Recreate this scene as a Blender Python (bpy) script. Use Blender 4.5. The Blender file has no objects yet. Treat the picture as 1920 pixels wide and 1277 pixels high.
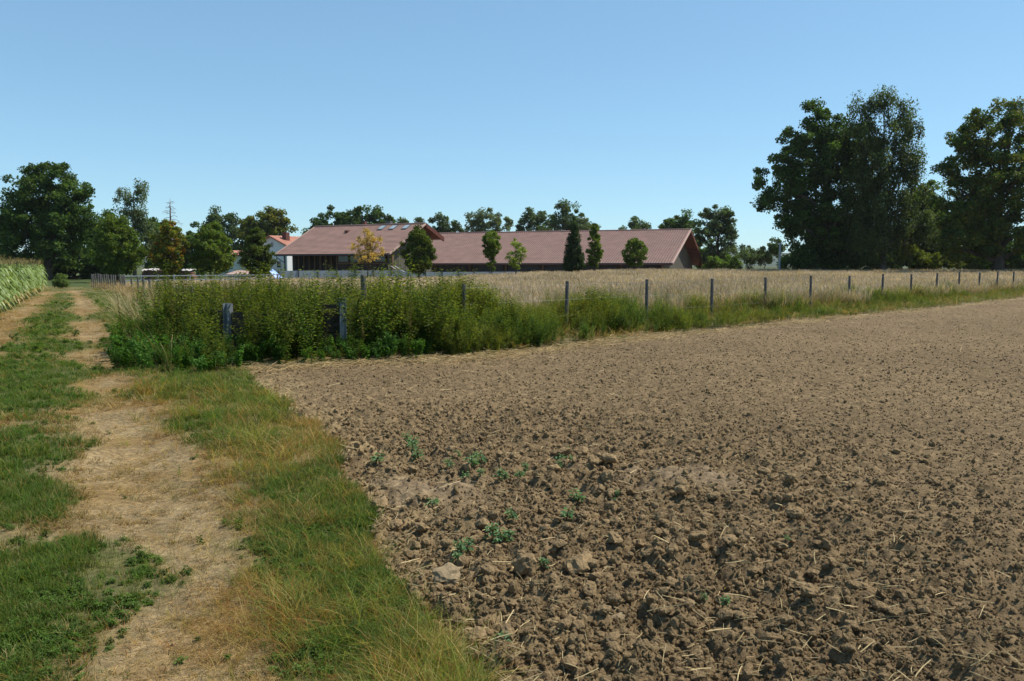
import bpy, math, random
import numpy as np
from mathutils import Vector, Matrix
R = math.radians
random.seed(7)
rng = np.random.default_rng(11)

# ------------------------------------------------------------------ camera, sky, sun, exposure
scene = bpy.context.scene
EYE, F, HX, HY, PITCH = 1.65, 1470.0, 960.0, 638.5, R(5.5)
cam_d = bpy.data.cameras.new('camera')
cam_d.sensor_width = 36.0
cam_d.lens = 36.0 * F / 1920.0
cam_d.clip_start = 0.05
cam_d.clip_end = 9000.0
cam = bpy.data.objects.new('camera', cam_d)
cam.location = (0, 0, EYE)
cam.rotation_euler = (R(90) - PITCH, 0, 0)
scene.collection.objects.link(cam)
scene.camera = cam

SUN_EL, SUN_AZ = 56.0, 74.0            # azimuth measured from the view direction (+Y) towards +X
world = bpy.data.worlds.new('World')
scene.world = world
world.use_nodes = True
wn = world.node_tree
wn.nodes.clear()
sky = wn.nodes.new('ShaderNodeTexSky')
sky.sky_type = 'NISHITA'
sky.sun_disc = False
sky.sun_elevation = R(SUN_EL)
sky.sun_rotation = R(SUN_AZ)
sky.altitude = 1200
sky.air_density = 1.0
sky.dust_density = 0.15
sky.ozone_density = 1.8
bg = wn.nodes.new('ShaderNodeBackground')
bg.inputs['Strength'].default_value = 0.14
wo = wn.nodes.new('ShaderNodeOutputWorld')
gam = wn.nodes.new('ShaderNodeGamma'); gam.inputs['Gamma'].default_value = .62      # the photograph's flat film response for the whole sky
tnt = wn.nodes.new('ShaderNodeVectorMath'); tnt.operation = 'MULTIPLY'; tnt.inputs[1].default_value = (1.06, 1.49, 1.70)
wn.links.new(sky.outputs[0], gam.inputs['Color']); wn.links.new(gam.outputs[0], tnt.inputs[0])
wn.links.new(tnt.outputs[0], bg.inputs['Color'])
wn.links.new(bg.outputs[0], wo.inputs['Surface'])

sd = bpy.data.lights.new('sun', 'SUN')
sd.energy = 5.0
sd.angle = R(0.53)
sd.color = (1.0, 0.94, 0.84)
sun = bpy.data.objects.new('sun', sd)
sun_dir = Vector((math.sin(R(SUN_AZ)) * math.cos(R(SUN_EL)), math.cos(R(SUN_AZ)) * math.cos(R(SUN_EL)), math.sin(R(SUN_EL))))
sun.rotation_euler = sun_dir.to_track_quat('Z', 'Y').to_euler()
sun.location = (30, 20, 60)
scene.collection.objects.link(sun)

scene.view_settings.view_transform = 'Standard'
scene.view_settings.look = 'None'
scene.view_settings.exposure = 0.3
scene.view_settings.gamma = 1.0
scene.view_settings.use_curve_mapping = False
scene.render.engine = 'CYCLES'
scene.cycles.max_bounces = 6
scene.cycles.transparent_max_bounces = 6

HAZE = .00009
# ------------------------------------------------------------------ helpers: pixels of the 1920 px photograph to places
CT, ST = math.cos(PITCH), math.sin(PITCH)
def ray(px, py):
    u, v = (px - HX) / F, (HY - py) / F
    return np.array([u, CT + v * ST, -ST + v * CT])
def G(px, py):
    d = ray(px, py); k = -EYE / d[2]
    return np.array([d[0] * k, d[1] * k])
def at(px, py, D):
    d = ray(px, py); k = D / d[1]
    return np.array([d[0] * k, D, EYE + d[2] * k])
def GP(pts):
    return np.array([G(*p) for p in pts])

# ------------------------------------------------------------------ noise
TB = [np.random.default_rng(100 + i).random((256, 256)) for i in range(4)]
def vnoise(x, y, k=0):
    T = TB[k % 4]
    ix = np.floor(x).astype(int); iy = np.floor(y).astype(int)
    fx = x - ix; fy = y - iy
    fx = fx * fx * (3 - 2 * fx); fy = fy * fy * (3 - 2 * fy)
    a = T[ix & 255, iy & 255]; b = T[(ix + 1) & 255, iy & 255]
    c = T[ix & 255, (iy + 1) & 255]; d = T[(ix + 1) & 255, (iy + 1) & 255]
    return (a * (1 - fx) + b * fx) * (1 - fy) + (c * (1 - fx) + d * fx) * fy
def fbm(x, y, o=4, k=0):
    s = 0; a = .5; t = 0
    for i in range(o):
        s = s + a * vnoise(x * 2 ** i + 17.3 * i, y * 2 ** i + 5.1 * i, k + i); t += a; a *= .5
    return s / t
def lumps(x, y, cell, k=0, p=0.6):
    x = x / cell; y = y / cell
    ix = np.floor(x).astype(int); iy = np.floor(y).astype(int)
    h = np.zeros_like(x)
    for dx in (-1, 0, 1):
        for dy in (-1, 0, 1):
            cx, cy = ix + dx, iy + dy
            jx = TB[k % 4][cx & 255, cy & 255]; jy = TB[(k + 1) % 4][cx & 255, cy & 255]; r = TB[(k + 2) % 4][cx & 255, cy & 255]
            rad = .25 + .45 * TB[(k + 3) % 4][cx & 255, cy & 255]
            d = np.hypot(x - cx - jx, y - cy - jy) / rad
            h = np.maximum(h, np.where(r < p, np.sqrt(np.clip(1 - d * d, 0, 1)) * rad, 0))
    return h
def S(t):
    t = np.clip(t, 0, 1); return t * t * (3 - 2 * t)
def inpoly(x, y, poly):
    n = len(poly); inside = np.zeros(np.shape(x), bool)
    for i in range(n):
        x1, y1 = poly[i]; x2, y2 = poly[(i + 1) % n]
        if y1 == y2: continue
        c = ((y1 > y) != (y2 > y)) & (x < (x2 - x1) * (y - y1) / (y2 - y1) + x1)
        inside ^= c
    return inside
def dseg(x, y, line):
    m = np.full(np.shape(x), 1e9)
    for (x1, y1), (x2, y2) in zip(line[:-1], line[1:]):
        L = (x2 - x1) ** 2 + (y2 - y1) ** 2
        t = np.clip(((x - x1) * (x2 - x1) + (y - y1) * (y2 - y1)) / L, 0, 1)
        m = np.minimum(m, np.hypot(x - x1 - t * (x2 - x1), y - y1 - t * (y2 - y1)))
    return m

# ------------------------------------------------------------------ the lie of the land
B_px = [(970, 1420), (885, 1277), (835, 1225), (775, 1130), (725, 1050), (672, 960), (655, 900), (600, 800), (500, 745), (450, 690)]
E_px = [(450, 690), (640, 680), (850, 672), (1000, 655), (1150, 638), (1300, 622), (1450, 606), (1600, 592), (1750, 577), (1920, 558)]
BL = GP(B_px); EL = GP(E_px)
edge_dir = (EL[-1] - EL[-3]); edge_dir /= np.linalg.norm(edge_dir)
EL = np.vstack([EL, EL[-1] + edge_dir * 60])
FIELD = np.vstack([BL, EL[1:], [[110, 60], [110, -5], [2.2, -5]]])
LF = np.array([(-4.6, 14.5), (-8.9, 22.2), (-13.2, 30), (-21.5, 45), (-26.2, 52.6), (-31.6, 59)])      # left fence line
MEADOW = np.vstack([EL[1:][::-1], [[-4.4, 14.0]], LF, [[-70, 80], [-140, 170], [170, 170], [170, 80]]])
rutR = GP([(330, 1340), (320, 1200), (300, 1080), (310, 990), (270, 880), (225, 790), (190, 700), (165, 610), (155, 565), (140, 545)])
rutL = GP([(-260, 760), (-60, 660), (20, 605), (60, 572), (95, 547)])
TALL = GP([(300, 735), (400, 770), (470, 830), (530, 885), (570, 940), (605, 1010), (640, 1090), (690, 1170), (750, 1260), (790, 1330)])
ROUGH = [(G(1050, 1000), 2.6), (G(900, 1180), 1.8), (G(1250, 1100), 1.8), (G(1250, 900), 1.8), (G(820, 830), 2.2)]

def rise(x, y):
    return .46 * S((y - 42) / 42) * S((x + 6) / 22) * (1 - S((y - 87) / 7) * (1 - S((x - 33) / 5)))
def rough(x, y):
    r = np.zeros(np.shape(x))
    for (cx, cy), w in ROUGH:
        r = np.maximum(r, np.exp(-((x - cx) ** 2 + (y - cy) ** 2) / (w * w)))
    return r
T1c = G(790, 925); T2c = G(1275, 898)
def treads(x, y):
    wv = fbm(x * 4, y * 4, 3, 0) * 1.3 + .2
    m1 = np.exp(-(((x - T1c[0]) / .5) ** 4 + ((y - T1c[1]) / .42) ** 4)) * S(wv)
    m2 = np.exp(-(((x - T2c[0]) / .5) ** 4 + ((y - T2c[1]) / .35) ** 4)) * S(wv)
    return m1, m2
def micro_field(x, y):
    r = rough(x, y)
    n = fbm(x * 2.2, y * 2.2, 5, 0) - .5
    h = n * (.05 + .09 * r) + (fbm(x * 14, y * 14, 3, 2) - .5) * (.03 + .03 * r)
    h += lumps(x, y, .19, 0, .45) * .19 * (.12 + .42 * r) * (.5 + fbm(x * 9, y * 9, 3, 1))
    h += lumps(x + 3.1, y + 7.7, .075, 1, .7) * .075 * (.28 + .3 * r) * (.4 + 1.2 * fbm(x * 20, y * 20, 2, 0))
    m1, m2 = treads(x, y)
    t1 = .022 * np.sin((y * 1.0 - x * .35 - .35 * (x - T1c[0]) ** 2) * 2 * math.pi / .13)
    t2 = .025 * np.sin((y * 1.0 + x * .1) * 2 * math.pi / .16)
    h = h * (1 - .4 * m1) + m1 * (t1 + .03)
    h = h * (1 - .4 * m2) + m2 * (t2 + .03)
    return h
def micro_grass(x, y):
    h = (fbm(x * 1.3, y * 1.3, 4, 1) - .5) * .07 + (fbm(x * 12, y * 12, 3, 3) - .5) * .018
    h -= .05 * np.exp(-(dseg(x, y, rutR) / .35) ** 2) + .05 * np.exp(-(dseg(x, y, rutL) / .35) ** 2)
    return h
def Z(x, y):
    x = np.asarray(x, float); y = np.asarray(y, float)
    jx = x + (fbm(x * 1.7, y * 1.7, 3, 2) - .5) * .5; jy = y + (fbm(x * 1.7 + 9, y * 1.7, 3, 3) - .5) * .5
    f = inpoly(jx, jy, FIELD)
    return np.where(f, micro_field(x, y) - .02, micro_grass(x, y)) + rise(x, y)

GREEN = [((100, 1080), .55, 1.2), ((30, 1110), .8, 1.2), ((150, 1030), .35, .9), ((170, 1110), .35, .8), ((20, 1230), .55, .8), ((110, 705), 1.1, 1.3), ((95, 690), .9, .9), ((60, 755), 1.0, .8),
         ((50, 820), .8, .7), ((330, 725), 1.0, .8), ((450, 735), .8, .9), ((240, 738), .7, .6), ((30, 965), .45, .9), ((100, 935), .3, .5),
         ((600, 1010), .5, .6), ((680, 1060), .5, .9), ((740, 1180), .5, 1.0), ((640, 1230), .5, .7), ((850, 1260), .35, .9), ((440, 830), .5, .7), ((390, 790), .5, .6),
         ((250, 640), 1.6, .8), ((220, 590), 2.2, .8), ((105, 620), 1.5, .7), ((110, 600), 1.6, .7), ((120, 572), 2.6, .8), ((128, 553), 4, .8), ((95, 650), 1.1, .8), ((60, 870), .45, .55), ((20, 905), .5, .6), ((100, 840), .5, .5), ((60, 925), .35, .5), ((130, 790), .4, .4), ((560, 925), .45, .6), ((480, 895), .4, .45), ((600, 905), .4, .6), ((400, 870), .4, .35), ((400, 830), .45, .4), ((360, 795), .4, .4), ((430, 965), .35, .35), ((10, 850), .5, .5), ((200, 590), 1.5, .6), ((205, 560), 3, .6), ((640, 960), .35, .9), ((560, 760), .6, .5)]
GREEN = [(G(*p), r, s) for p, r, s in GREEN]
def greenness(x, y):
    g = .12 + .55 * (fbm(x * .9, y * .9, 4, 3) - .42) * 2
    for (cx, cy), r, s in GREEN:
        g = g + s * np.exp(-((x - cx) ** 2 + (y - cy) ** 2) / (r * r))
    far = S((np.hypot(x, y) - 9.5) / 4)
    g = g + far * .62
    dr = dseg(x, y, rutR); dl = dseg(x, y, rutL)
    g = g - (.95 + .55 * far) * np.exp(-(dr / (.62 - .12 * far)) ** 2) - 1.4 * np.exp(-(dl / .55) ** 2)
    return np.clip(g + (fbm(x * 5, y * 5, 3, 1) - .5) * .7, 0, 1)
def tallness(x, y):
    d = dseg(x, y, TALL)
    return np.exp(-(d / .60) ** 2) * np.clip(.66 + 1.2 * (fbm(x * 2, y * 2, 3, 2) - .35), .5, 1)

# ------------------------------------------------------------------ materials
def new_mat(name):
    m = bpy.data.materials.new(name); m.use_nodes = True
    nt = m.node_tree; nt.nodes.clear()
    return m, nt
def N(nt, t, **kw):
    n = nt.nodes.new(t)
    for k, v in kw.items(): setattr(n, k, v)
    return n
def solid(name, col, rough=.8, var=.25, scale=3.0, bump=0., bscale=20., metal=0., stretch=(1, 1, 1), spec=.3, attr=None):
    m, nt = new_mat(name)
    p = N(nt, 'ShaderNodeBsdfPrincipled'); o = N(nt, 'ShaderNodeOutputMaterial')
    tc = N(nt, 'ShaderNodeTexCoord'); mp = N(nt, 'ShaderNodeMapping'); mp.inputs['Scale'].default_value = stretch
    nt.links.new(tc.outputs['Object'], mp.inputs['Vector'])
    nz = N(nt, 'ShaderNodeTexNoise'); nz.inputs['Scale'].default_value = scale; nz.inputs['Detail'].default_value = 6
    nt.links.new(mp.outputs[0], nz.inputs['Vector'])
    mr = N(nt, 'ShaderNodeMapRange'); mr.inputs['From Min'].default_value = .3; mr.inputs['From Max'].default_value = .7
    mr.inputs['To Min'].default_value = 1 - var; mr.inputs['To Max'].default_value = 1 + var
    nt.links.new(nz.outputs['Fac'], mr.inputs['Value'])
    mx = N(nt, 'ShaderNodeVectorMath', operation='MULTIPLY')
    if attr:
        at_ = N(nt, 'ShaderNodeAttribute', attribute_name=attr); nt.links.new(at_.outputs['Color'], mx.inputs[0])
    else:
        mx.inputs[0].default_value = col
    nt.links.new(mr.outputs[0], mx.inputs[1])
    nt.links.new(mx.outputs[0], p.inputs['Base Color'])
    p.inputs['Roughness'].default_value = rough; p.inputs['Metallic'].default_value = metal
    p.inputs['Specular IOR Level'].default_value = spec
    if bump:
        n2 = N(nt, 'ShaderNodeTexNoise'); n2.inputs['Scale'].default_value = bscale; n2.inputs['Detail'].default_value = 8; n2.inputs['Roughness'].default_value = .65
        nt.links.new(mp.outputs[0], n2.inputs['Vector'])
        b = N(nt, 'ShaderNodeBump'); b.inputs['Strength'].default_value = 1; b.inputs['Distance'].default_value = bump
        nt.links.new(n2.outputs['Fac'], b.inputs['Height']); nt.links.new(b.outputs[0], p.inputs['Normal'])
    nt.links.new(p.outputs[0], o.inputs['Surface'])
    return m
def leafy(name, inst=False, transl=.3, rough=.55, spec=.12):
    """leaf colour comes from the mesh ('col'), times the plant's own tint for scattered plants"""
    m, nt = new_mat(name)
    a = N(nt, 'ShaderNodeAttribute', attribute_name='col')
    src = a.outputs['Color']
    if inst:
        b = N(nt, 'ShaderNodeAttribute', attribute_name='tint', attribute_type='INSTANCER')
        mx = N(nt, 'ShaderNodeVectorMath', operation='MULTIPLY')
        nt.links.new(a.outputs['Color'], mx.inputs[0]); nt.links.new(b.outputs['Color'], mx.inputs[1]); src = mx.outputs[0]
    p = N(nt, 'ShaderNodeBsdfPrincipled'); p.inputs['Roughness'].default_value = rough; p.inputs['Specular IOR Level'].default_value = spec
    t = N(nt, 'ShaderNodeBsdfTranslucent'); mix = N(nt, 'ShaderNodeMixShader'); mix.inputs[0].default_value = transl
    o = N(nt, 'ShaderNodeOutputMaterial')
    nt.links.new(src, p.inputs['Base Color'])
    sc = N(nt, 'ShaderNodeVectorMath', operation='MULTIPLY'); sc.inputs[1].default_value = (1.5, 1.45, .7)
    nt.links.new(src, sc.inputs[0]); nt.links.new(sc.outputs[0], t.inputs['Color'])
    nt.links.new(p.outputs[0], mix.inputs[1]); nt.links.new(t.outputs[0], mix.inputs[2]); nt.links.new(mix.outputs[0], o.inputs['Surface'])
    return m
M = {}
M['soil'] = solid('soil', (1, 1, 1), .95, .42, 16, .022, 42, spec=.1, attr='col')
M['turf'] = solid('turf_soil', (1, 1, 1), .95, .35, 22, .016, 75, spec=.1, attr='col')
M['land'] = solid('land', (.075, .085, .035), .95, .35, .03, 0, spec=.05)
M['clod'] = solid('clod', (.270, .186, .096), .95, .3, 6, .02, 9, spec=.1)
M['clodpale'] = solid('clod_pale', (.29, .215, .125), .95, .2, 12, .006, 50, spec=.1)
M['leaf'] = leafy('leaf', False, .42); M['ileaf'] = leafy('plant', True, .42)
M['dry'] = leafy('dry_grass', True, .25, .6); M['corn'] = leafy('corn', True, .25, .42, .3)
M['bark'] = solid('bark', (.075, .058, .042), .95, .3, 3, .03, 6, stretch=(1, 1, .25))
M['birch'] = solid('birch_bark', (.13, .12, .105), .9, .5, 2, .01, 6, stretch=(1, 1, 3))
M['deadwood'] = solid('dead_wood', (.16, .13, .11), .95, .3, 3)
M['tile'] = solid('roof_tiles', (.250, .145, .115), .7, .14, .8, spec=.45)
M['tile2'] = solid('roof_tiles_house', (.42, .19, .13), .8, .15, 1.5)
M['fascia'] = solid('red_brown_fascia', (.10, .028, .016), .7, .15, 2)
M['verge'] = solid('verge_tiles', (.40, .27, .22), .7, .1, 2)
M['planks'] = solid('grey_planks', (.105, .098, .078), .9, .35, 4, .004, 20, stretch=(6, 6, .6))
M['darkwood'] = solid('dark_boards', (.06, .042, .03), .9, .35, 3, .004, 15, stretch=(4, 4, .5))
M['timber'] = solid('timber', (.13, .085, .05), .85, .3, 3, stretch=(5, 5, .5))
M['bluewood'] = solid('slate_boards', (.050, .055, .062), .85, .25, 3)
M['glass'] = solid('dark_glass', (.03, .045, .05), .12, .1, 2, spec=.6)
M['skyglass'] = solid('skylight_glass', (.30, .36, .38), .12, .05, 2, spec=.8)
M['white'] = solid('white_render', (.72, .72, .70), .9, .05, 2)
M['lead'] = solid('lead_grey', (.09, .10, .11), .6, .15, 4)
M['brick'] = solid('chimney_brick', (.12, .05, .035), .9, .2, 6)
M['post'] = solid('weathered_post', (.105, .095, .088), .85, .3, 6, .004, 25, stretch=(3, 3, .5))
M['galv'] = solid('galvanised_steel', (.26, .29, .32), .5, .15, 7, .0015, 60, metal=.6, spec=.5)
M['wire'] = solid('wire', (.16, .16, .16), .5, .1, 4, metal=.5)
M['plank'] = solid('old_plank', (.055, .04, .03), .95, .4, 4, .006, 18, stretch=(.5, 4, 4))
M['bluepanel'] = solid('arena_panel', (.24, .28, .33), .6, .12, 1.0)
M['rail'] = solid('pale_rail', (.27, .29, .31), .6, .1, 3)
M['log'] = solid('logs', (.14, .075, .05), .95, .35, 4)
M['sheet'] = solid('white_sheet', (.50, .46, .42), .5, .08, 4, .02, 4)
M['bluesheet'] = solid('blue_sheet', (.30, .45, .85), .25, .08, 3, spec=.6)
M['straw'] = leafy('straw', True, .2, .55)
M['hill'] = solid('far_wood', (.035, .055, .03), .95, .3, .02)

# ------------------------------------------------------------------ mesh helpers
COL = scene.collection
def mesh_np(name, V, Fc, mat, col=None, smooth=False, n=None):
    V = np.ascontiguousarray(V, np.float32); Fc = np.ascontiguousarray(Fc, np.int32)
    me = bpy.data.meshes.new(name); k = Fc.shape[1]
    me.vertices.add(len(V)); me.vertices.foreach_set('co', V.ravel())
    me.loops.add(Fc.size); me.loops.foreach_set('vertex_index', Fc.ravel())
    me.polygons.add(len(Fc)); me.polygons.foreach_set('loop_start', np.arange(len(Fc), dtype=np.int32) * k)
    me.update(calc_edges=True)
    if col is not None:
        a = me.attributes.new('col', 'FLOAT_COLOR', 'POINT')
        c = np.ones((len(V), 4), np.float32); c[:, :3] = col
        a.data.foreach_set('color', c.ravel())
    me.polygons.foreach_set('use_smooth', np.full(len(Fc), smooth))
    for mm in (mat if isinstance(mat, (list, tuple)) else [mat]): me.materials.append(mm)
    return me
def link(name, me, parent=None, loc=None, kind=None):
    o = bpy.data.objects.new(name, me); COL.objects.link(o)
    if parent is not None: o.parent = parent
    if loc is not None: o.location = loc
    if kind: o['kind'] = kind
    return o
def tag(o, label, cat, group=None, kind=None):
    o['label'] = label; o['category'] = cat
    if group: o['group'] = group
    if kind: o['kind'] = kind
    return o
def empty(name, loc, rz=0):
    o = bpy.data.objects.new(name, None); COL.objects.link(o); o.location = loc; o.rotation_euler = (0, 0, rz); o.empty_display_size = .3
    return o
class MB:
    """collects polygons of any size"""
    def __init__(s): s.v = []; s.f = []
    def add(s, V, Fs):
        b = len(s.v); s.v += [tuple(map(float, p)) for p in V]; s.f += [tuple(b + i for i in f) for f in Fs]; return s
    def box(s, x0, x1, y0, y1, z0, z1):
        return s.add([(x0, y0, z0), (x1, y0, z0), (x1, y1, z0), (x0, y1, z0), (x0, y0, z1), (x1, y0, z1), (x1, y1, z1), (x0, y1, z1)],
                     [(0, 3, 2, 1), (4, 5, 6, 7), (0, 1, 5, 4), (1, 2, 6, 5), (2, 3, 7, 6), (3, 0, 4, 7)])
    def slab(s, quad, th):
        """thick sheet: four corner points and a thickness vector downwards"""
        q = [Vector(p) for p in quad]; t = Vector(th)
        return s.add(q + [p + t for p in q], [(0, 1, 2, 3), (7, 6, 5, 4), (0, 4, 5, 1), (1, 5, 6, 2), (2, 6, 7, 3), (3, 7, 4, 0)])
    def tube(s, pts, rad, n=7, cap=True):
        pts = [Vector(p) for p in pts]; b = len(s.v)
        if not isinstance(rad, (list, tuple)): rad = [rad] * len(pts)
        for i, p in enumerate(pts):
            d = (pts[min(i + 1, len(pts) - 1)] - pts[max(i - 1, 0)]).normalized()
            a = d.cross(Vector((0, 0, 1)) if abs(d.z) < .9 else Vector((1, 0, 0))).normalized(); c = d.cross(a)
            for k in range(n):
                w = 2 * math.pi * k / n
                s.v.append(tuple(p + (a * math.cos(w) + c * math.sin(w)) * rad[i]))
        for i in range(len(pts) - 1):
            for k in range(n):
                s.f.append((b + i * n + k, b + i * n + (k + 1) % n, b + (i + 1) * n + (k + 1) % n, b + (i + 1) * n + k))
        if cap:
            s.f.append(tuple(b + k for k in range(n))[::-1]); s.f.append(tuple(b + (len(pts) - 1) * n + k for k in range(n)))
        return s
    def mesh(s, name, mat, smooth=False):
        me = bpy.data.meshes.new(name); me.from_pydata(s.v, [], s.f); me.update()
        for mm in (mat if isinstance(mat, (list, tuple)) else [mat]): me.materials.append(mm)
        if smooth: me.polygons.foreach_set('use_smooth', [True] * len(me.polygons))
        return me
    def build(s, name, mat, parent=None, smooth=False, kind=None, loc=None):
        return link(name, s.mesh(name, mat, smooth), parent, loc, kind)

# ------------------------------------------------------------------ GROUND
def ground_grid():
    az = np.radians(np.linspace(-56, 56, 900))
    r = [1.15]
    while r[-1] < 22: r.append(r[-1] * 1.0062)
    while r[-1] < 165: r.append(r[-1] * 1.022)
    r = np.array(r)
    RR, AA = np.meshgrid(r, az, indexing='ij')
    X = RR * np.sin(AA); Y = RR * np.cos(AA)
    return X, Y
X, Y = ground_grid()
nr, na = X.shape
xf, yf = X.ravel(), Y.ravel()
zf = Z(xf, yf)
V = np.stack([xf, yf, zf], 1)
idx = np.arange(nr * na).reshape(nr, na)
Q = np.stack([idx[:-1, :-1], idx[:-1, 1:], idx[1:, 1:], idx[1:, :-1]], -1).reshape(-1, 4)[:, ::-1]
cx = xf[Q].mean(1); cy = yf[Q].mean(1)
jx = cx + (fbm(cx * 1.7, cy * 1.7, 3, 2) - .5) * .5; jy = cy + (fbm(cx * 1.7 + 9, cy * 1.7, 3, 3) - .5) * .5
isf = inpoly(jx, jy, FIELD)
ism = inpoly(cx, cy, MEADOW) & ~isf
ist = ~isf & ~ism
def sub(mask):
    q = Q[mask]; u, inv = np.unique(q, return_inverse=True)
    return V[u], inv.reshape(q.shape).astype(np.int32)
def soil_col(x, y):
    n = fbm(x * .5, y * .5, 4, 1)[:, None]; n2 = fbm(x * 11, y * 11, 3, 2)[:, None]
    c = np.array([.162, .113, .060]) * (.80 + .40 * n) * (.78 + .44 * n2)
    m1, m2 = treads(x, y); m = .6 * np.clip(m1 + m2, 0, 1)[:, None]
    c = c * (1 - m) + m * np.array([.23, .17, .108])
    e = np.exp(-(np.minimum(dseg(x, y, EL), dseg(x, y, BL)) / .45) ** 2)[:, None] * np.clip(fbm(x * 3, y * 3, 3, 0)[:, None] * 2 - .6, 0, 1)
    return c * (1 - e) + e * np.array([.33, .24, .12])
def turf_col(x, y):
    g = greenness(x, y)[:, None]; n = fbm(x * 3, y * 3, 4, 0)[:, None]; n2 = fbm(x * 20, y * 20, 2, 2)[:, None]
    soil = np.array([.262, .192, .100]) * (.7 + .6 * n); dry = np.array([.22, .145, .062]) * (.7 + .6 * n)
    k = S((fbm(x * 1.6, y * 1.6, 3, 1) - .35) / .3)[:, None]
    far = S((np.hypot(x, y) - 8) / 8)[:, None]; k = np.clip(k + far * .3, 0, 1)
    c = soil * (1 - k) + dry * k
    g = g * (.8 + .2 * far)
    c = c * (1 - g) + g * (np.array([.085, .092, .032]) * (1 - far) + far * np.array([.11, .105, .036]))
    return c * (.8 + .4 * n2)
def meadow_col(x, y):
    n = fbm(x * .15, y * .15, 4, 0)[:, None]
    k = (S((-24 - x) / 4) * S((y - 52) / 5))[:, None]  # dark green corner by the track end, tree shade put into the colour
    return (np.array([.24, .18, .11]) * (1 - k) + k * np.array([.06, .08, .025])) * (.7 + .6 * n)
v, f = sub(isf); o = link('ploughed_field', mesh_np('ploughed_field', v, f, M['soil'], soil_col(v[:, 0], v[:, 1]), True)); o['kind'] = 'structure'
v, f = sub(ist); o = link('farm_track', mesh_np('farm_track', v, f, M['turf'], turf_col(v[:, 0], v[:, 1]), True)); o['kind'] = 'structure'
v, f = sub(ism); o = link('meadow_ground', mesh_np('meadow_ground', v, f, M['turf'], meadow_col(v[:, 0], v[:, 1]), True)); o['kind'] = 'structure'
# the land around and beyond, a wide sheet that dips under the detailed ground
gm = MB(); gm.add([(-3500, -400, -.35), (3500, -400, -.35), (3500, 6000, -.35), (-3500, 6000, -.35)], [(0, 1, 2, 3)])
link('ground', gm.mesh('ground', M['land']), kind='structure')
# far wooded hills
hv = []; hf = []
nh = 160
for j, (D, k) in enumerate([(1500, 0), (1750, .75), (2100, 1), (3000, .9)]):
    for i in range(nh):
        x = -2600 + 5200 * i / (nh - 1)
        top = 20 + 16 * float(fbm(np.array([x * .002 + 3]), np.array([1.3]), 3, 0)[0]) + 6 * math.sin(x * .0016 + 1) + (3.5 * random.random() if j else 0)
        hv.append((x, D, -.3 + top * k))
for j in range(3):
    for i in range(nh - 1):
        a = j * nh + i; hf.append((a, a + 1, a + nh + 1, a + nh))
mb = MB(); mb.v = hv; mb.f = hf
link('hills', mb.mesh('hills', M['hill'], True), kind='structure')

# ------------------------------------------------------------------ scattering (grass, clods, straw: stuff)
def proto(name, V, Fc, mat, col=None, smooth=False):
    return bpy.data.objects.new(name, mesh_np(name, V, Fc, mat, col, smooth))
def scatter(name, protos, pos, rot, scl, tint=None, label=None, cat=None, parent=None):
    n = len(pos)
    me = bpy.data.meshes.new(name); me.vertices.add(n); me.vertices.foreach_set('co', np.ascontiguousarray(pos, np.float32).ravel())
    a = me.attributes.new('rot', 'FLOAT_VECTOR', 'POINT'); a.data.foreach_set('vector', np.ascontiguousarray(rot, np.float32).ravel())
    scl = np.asarray(scl, np.float32)
    if scl.ndim == 1: scl = np.stack([scl] * 3, 1)
    a = me.attributes.new('scl', 'FLOAT_VECTOR', 'POINT'); a.data.foreach_set('vector', np.ascontiguousarray(scl).ravel())
    a = me.attributes.new('pick', 'INT', 'POINT'); a.data.foreach_set('value', rng.integers(0, len(protos), n).astype(np.int32))
    c = np.ones((n, 4), np.float32)
    if tint is not None: c[:, :3] = tint
    a = me.attributes.new('tint', 'FLOAT_COLOR', 'POINT'); a.data.foreach_set('color', c.ravel())
    o = link(name, me, parent)
    coll = bpy.data.collections.new(name + '_kinds')
    for p in protos: coll.objects.link(p)
    ng = bpy.data.node_groups.new(name, 'GeometryNodeTree')
    ng.interface.new_socket('Geometry', in_out='INPUT', socket_type='NodeSocketGeometry')
    ng.interface.new_socket('Geometry', in_out='OUTPUT', socket_type='NodeSocketGeometry')
    gi = ng.nodes.new('NodeGroupInput'); go = ng.nodes.new('NodeGroupOutput')
    ci = ng.nodes.new('GeometryNodeCollectionInfo'); ci.inputs['Collection'].default_value = coll
    ci.inputs['Separate Children'].default_value = True; ci.inputs['Reset Children'].default_value = True
    ip = ng.nodes.new('GeometryNodeInstanceOnPoints'); ip.inputs['Pick Instance'].default_value = True
    def na_(nm, t):
        q = ng.nodes.new('GeometryNodeInputNamedAttribute'); q.data_type = t; q.inputs['Name'].default_value = nm; return q.outputs['Attribute']
    e = ng.nodes.new('FunctionNodeEulerToRotation')
    ng.links.new(na_('rot', 'FLOAT_VECTOR'), e.inputs[0]); ng.links.new(e.outputs[0], ip.inputs['Rotation'])
    ng.links.new(na_('scl', 'FLOAT_VECTOR'), ip.inputs['Scale']); ng.links.new(na_('pick', 'INT'), ip.inputs['Instance Index'])
    ng.links.new(gi.outputs[0], ip.inputs['Points']); ng.links.new(ci.outputs[0], ip.inputs['Instance']); ng.links.new(ip.outputs[0], go.inputs[0])
    md = o.modifiers.new('scatter', 'NODES'); md.node_group = ng
    o['kind'] = 'stuff'
    if label: o['label'] = label; o['category'] = cat
    return o
def zrot(n, tilt=.15):
    return np.stack([rng.normal(0, tilt, n), rng.normal(0, tilt, n), rng.random(n) * 2 * math.pi], 1)

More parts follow.
